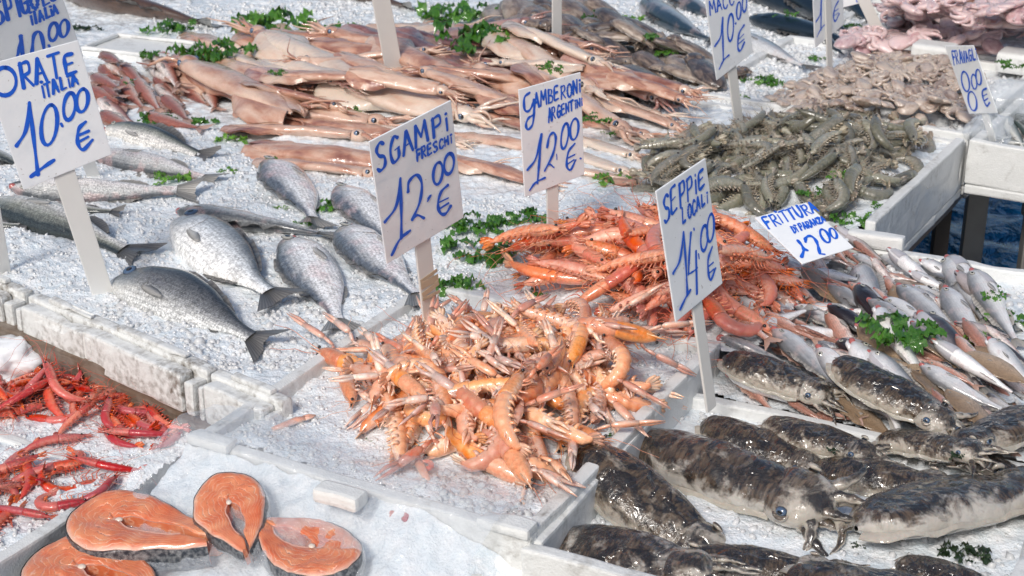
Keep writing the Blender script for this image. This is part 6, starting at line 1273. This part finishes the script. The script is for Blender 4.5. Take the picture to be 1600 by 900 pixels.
p = P(1545, 205, .02); bag((p[0], p[1], .022), (.045, .035, .04), 'clear plastic bag around the foot of the FRAVAGLI stake', 4)
p = P(1590, 160, .02); bag((p[0], p[1], .02), (.09, .06, .05), 'crumpled clear plastic bag at the back of the small fish box', 5)
g = Geo(); g.box((0, 0, 0), (.04, .03, .03)); o = link('foam_block', bevel(g.mesh('foam_block', M['foam'], False), .006)); p = P(205, 590, -.09); o.location = p; o.rotation_euler.z = AX; tag(o, 'small white foam block among red shrimps below the beam', 'foam block')

# ------------------------------------------------------------------ seaweed
def frond(seed):
    r = np.random.default_rng(seed); n, m = 11, 6; a = r.uniform(0, 2*pi); p = np.array([r.uniform(-.15, .15), r.uniform(-.15, .15)]); L = r.uniform(.45, .8); cz = r.uniform(-1.4, 1.4); hw = r.uniform(.10, .19); ph = r.uniform(0, 6, 4); V = np.zeros((n, m, 3)); UV = np.zeros((n, m, 2)); h0 = r.uniform(.02, .22)
    for i in range(n):
        t = i/(n-1); d = np.array([cos(a), sin(a)]); nn = np.array([-d[1], d[0]]); w_ = hw*(.35+.9*math.sin(pi*min(1, .1+.8*t)))*(1+.3*sin(t*9+ph[0]))
        for j in range(m):
            q = j/(m-1)*2-1; z = h0*math.sin(pi*min(1, .15+t*.85))+.11*abs(q)**1.5*sin(t*17+ph[1]+(2 if q > 0 else 0))+.04*sin(t*23+q*4+ph[2])+.05
            V[i, j] = (*(p+nn*w_*q*(1+.15*sin(t*21+ph[3]))), z); UV[i, j] = (t, .5+.5*q)
        p = p+d*L/(n-1); a += cz/(n-1)+r.uniform(-.12, .12)
    V[..., 2] -= min(0, V[..., 2].min()); g = Geo(); g.grid(V, UV); return g.v[0], g.f, g.uv[0]
FR = [frond(400+i) for i in range(30)]; FM = {}
def frmesh(i, mat):
    if (i, mat) not in FM: g = Geo(); g.add(*FR[i][:3]); FM[(i, mat)] = g.mesh('frond', M[mat])
    return FM[(i, mat)]
def weed(px, py, wpx, where, mat='weed', n=None, look='green', z=None, hs=.75):
    z0 = .02 if z is None else z; c = P(px, py+wpx*.10, z0); 
    for it in range(3): zz = hmax(c[0], c[1], .015); c = P(px, py+wpx*.10, zz)
    W = wpx*mpp(px, py, z0)*.88; n = n or max(7, min(22, int(7+wpx/6.5))); r = empty('seaweed_clump', (c[0], c[1], zz-.004)); tag(r, f'{look} seaweed {where}', 'seaweed', 'green seaweed scattered as garnish')
    for k in range(n):
        o = link('frond', frmesh(random.randrange(30), mat), r); q = random.uniform(0, 2*pi); rr = W*.40*math.sqrt(random.random()); o.location = (cos(q)*rr*1.3, sin(q)*rr, .12*W*k/n); o.rotation_euler = (random.gauss(0, .25), random.gauss(0, .25), random.uniform(0, 6.28)); o.scale = (W*.5, W*.5, W*hs*random.uniform(.45, .9))
for a in ((705, 18, 100, 'in a big tuft on white ice right of the tall stake'), (752, 58, 120, 'in a long tuft along the squid back row'), (800, 8, 50, 'at the top edge left of the narrow stake'), (688, 66, 40, 'in a small tuft just right of the tall stake'), (930, 22, 44, 'at the top right of the narrow stake'), (980, 28, 44, 'loose on ice before the silver bonito', 'weed_light'), (858, 105, 44, 'in front of the narrow stake foot'), (1018, 55, 42, 'draped on a brown cuttlefish'), (1038, 82, 40, 'hanging beside the brown cuttlefish pile'), (838, 60, 26, 'dark behind the narrow stake', 'weed_dark'),
          (425, 36, 130, 'in the biggest tuft at the top left'), (520, 48, 80, 'right of the biggest top left tuft'), (398, 78, 70, 'below the biggest top left tuft'), (262, 42, 75, 'behind the ice tray'), (330, 82, 100, 'in a dense tuft above the red mullets'), (235, 82, 45, 'at the left of the dense tuft above the mullets'), (440, 115, 38, 'lying on brown-pink squid'), (547, 170, 36, 'standing on the white squid'), (130, 42, 48, 'beside the SPIGOLE card', 'weed_dark'), (245, 185, 66, 'in front of the red mullets'), (315, 188, 56, 'at the right front of the mullets'), (362, 215, 46, 'on the ice right of the mullets', 'weed_light'), (205, 125, 20, 'between two mullets'),
          (270, 275, 66, 'on the pale sea bass', 'weed_light'), (352, 266, 34, 'in a sprig right of the pale sea bass', 'weed_light'), (510, 318, 58, 'between the two back bream'), (478, 345, 38, 'behind the bright bream'), (440, 322, 26, 'left of the back bream', 'weed_light'), (278, 208, 24, 'near the raised bass head'), (424, 246, 26, 'beside the back bream head'),
          (740, 350, 95, 'right of the SGAMPI card'), (830, 338, 70, 'behind the GAMBERONI stake'), (755, 388, 120, 'in a tuft left of the prawn heap'), (716, 440, 78, 'right of the SGAMPI stake'), (822, 452, 66, 'between prawns and scampi'), (790, 340, 50, 'left of the GAMBERONI stake'), (946, 276, 60, 'right of the GAMBERONI card', 'weed_light'), (930, 184, 48, 'on squid above the GAMBERONI card corner'), (958, 205, 32, 'on squid right of the GAMBERONI card'), (942, 152, 16, 'in a speck near the squid tip'),
          (1192, 125, 66, 'right of the MACC card'), (1160, 150, 30, 'behind the MACC stake'), (1272, 90, 36, 'left of the 12 card stake'), (1210, 162, 28, 'at the rim of the octopus box', 'weed_light'), (1265, 297, 44, 'on the grey shrimps front'), (1312, 272, 36, 'on the grey shrimps middle', 'weed_light'), (1330, 340, 60, 'above the FRITTURA card corner'), (1372, 320, 36, 'at the right foam wall of the grey shrimps'), (1484, 218, 16, 'on the foam rim near the FRAVAGLI card', 'weed_light'), (1400, 512, 120, 'across the middle of the mixed small fish'), (1515, 522, 52, 'at the right of the mixed small fish', 'weed_light'), (1550, 455, 50, 'at the right rim near the tan soles'), (1562, 484, 60, 'on the right tan fish'), (1595, 500, 40, 'at the right edge on the tan fish', 'weed_light'),
          (1578, 98, 42, 'on the foam lump right of the FRAVAGLI card'), (1330, 40, 40, 'behind the 12 card'), (1230, 20, 30, 'on the dark mackerel'), (1340, 50, 36, 'beside the leaning stake foot'),
          (1510, 862, 80, 'hanging dark below the big right cuttlefish', 'weed_dark'), (862, 872, 40, 'on the corner of the cuttlefish box'), (885, 842, 34, 'on the front left cuttlefish', 'weed_dark'), (1300, 700, 26, 'on the glinting brown cuttlefish', 'weed_dark'), (1340, 848, 24, 'beside the big cuttlefish head', 'weed_dark'), (1500, 705, 34, 'on the back right cuttlefish', 'weed_dark'), (1448, 856, 22, 'on the big right cuttlefish front', 'weed_dark'), (570, 764, 28, 'on ice before the scampi, a small leaf', 'weed_light'), (576, 686, 26, 'under the left scampi', 'weed_light'), (962, 676, 26, 'at the right foam rim of the scampi'), (655, 694, 14, 'in a speck in front of the scampi'), (500, 728, 12, 'in a speck on the front ice')):
    px, py, wp, wh = a[:4]; mt = a[4] if len(a) > 4 else 'weed'
    weed(px, py, wp, wh, mt, look={'weed': 'ruffled green', 'weed_dark': 'dark green', 'weed_light': 'bright green'}[mt])
# loose claws and bits on the front ice, the ice tray at the back
for i, (a, b, lb) in enumerate((((425, 655), (490, 636), 'loose orange scampi claw on the ice near the left foam rim'), ((566, 788), (640, 742), 'loose long scampi claw on the front ice'), ((668, 738), (652, 700), 'loose orange claw below the scampi heap'), ((640, 645), (700, 640), 'pale claw lying against the left front scampi'))):
    yaw, L, c = yawpx(b, a); g = Geo(); g.tube([(-.5, 0, 0), (-.2, .02, .01), (.1, .04, .02), (.3, .03, .02)], [.06, .09, .10, .07], 8, u=(.2, .6), flat=.7); g.tube([(.28, .07, .02), (.42, .09, .02), (.56, .04, .01)], [.045, .035, .008], 6, u=(.6, 1)); g.tube([(.28, -.0, .02), (.42, -.02, .02), (.56, .02, .01)], [.05, .035, .008], 6, u=(.6, 1)); o = link('scampi_claw', g.mesh('scampi_claw', M['claw'])); z = hmax(c[0], c[1], .01); o.location = (c[0], c[1], z+.05*L); o.rotation_euler.z = yaw; o.scale = (L,)*3; tag(o, lb, 'claw')
    if i == 0: pass
for (px, py, lb) in ((616, 794, 'curled loose red scampi tail on the front ice'), (655, 720, 'small red shrimp piece under the scampi heap')):
    c = P(px, py, 0); parts, ds = LIB['red'][4]; z = hmax(c[0], c[1], .01); spawn('scampi_tail', parts[1:3], (c[0], c[1], z+.004), rot(random.uniform(0, 6)), .055, lb, 'scampi tail')
p = P(200, 74, .0); tr = foam_box('low white tray of ice behind the red mullets', P(262, 88, .012)[:2], .26, .16, .012, .03, ax=AX+.1, th=.012)
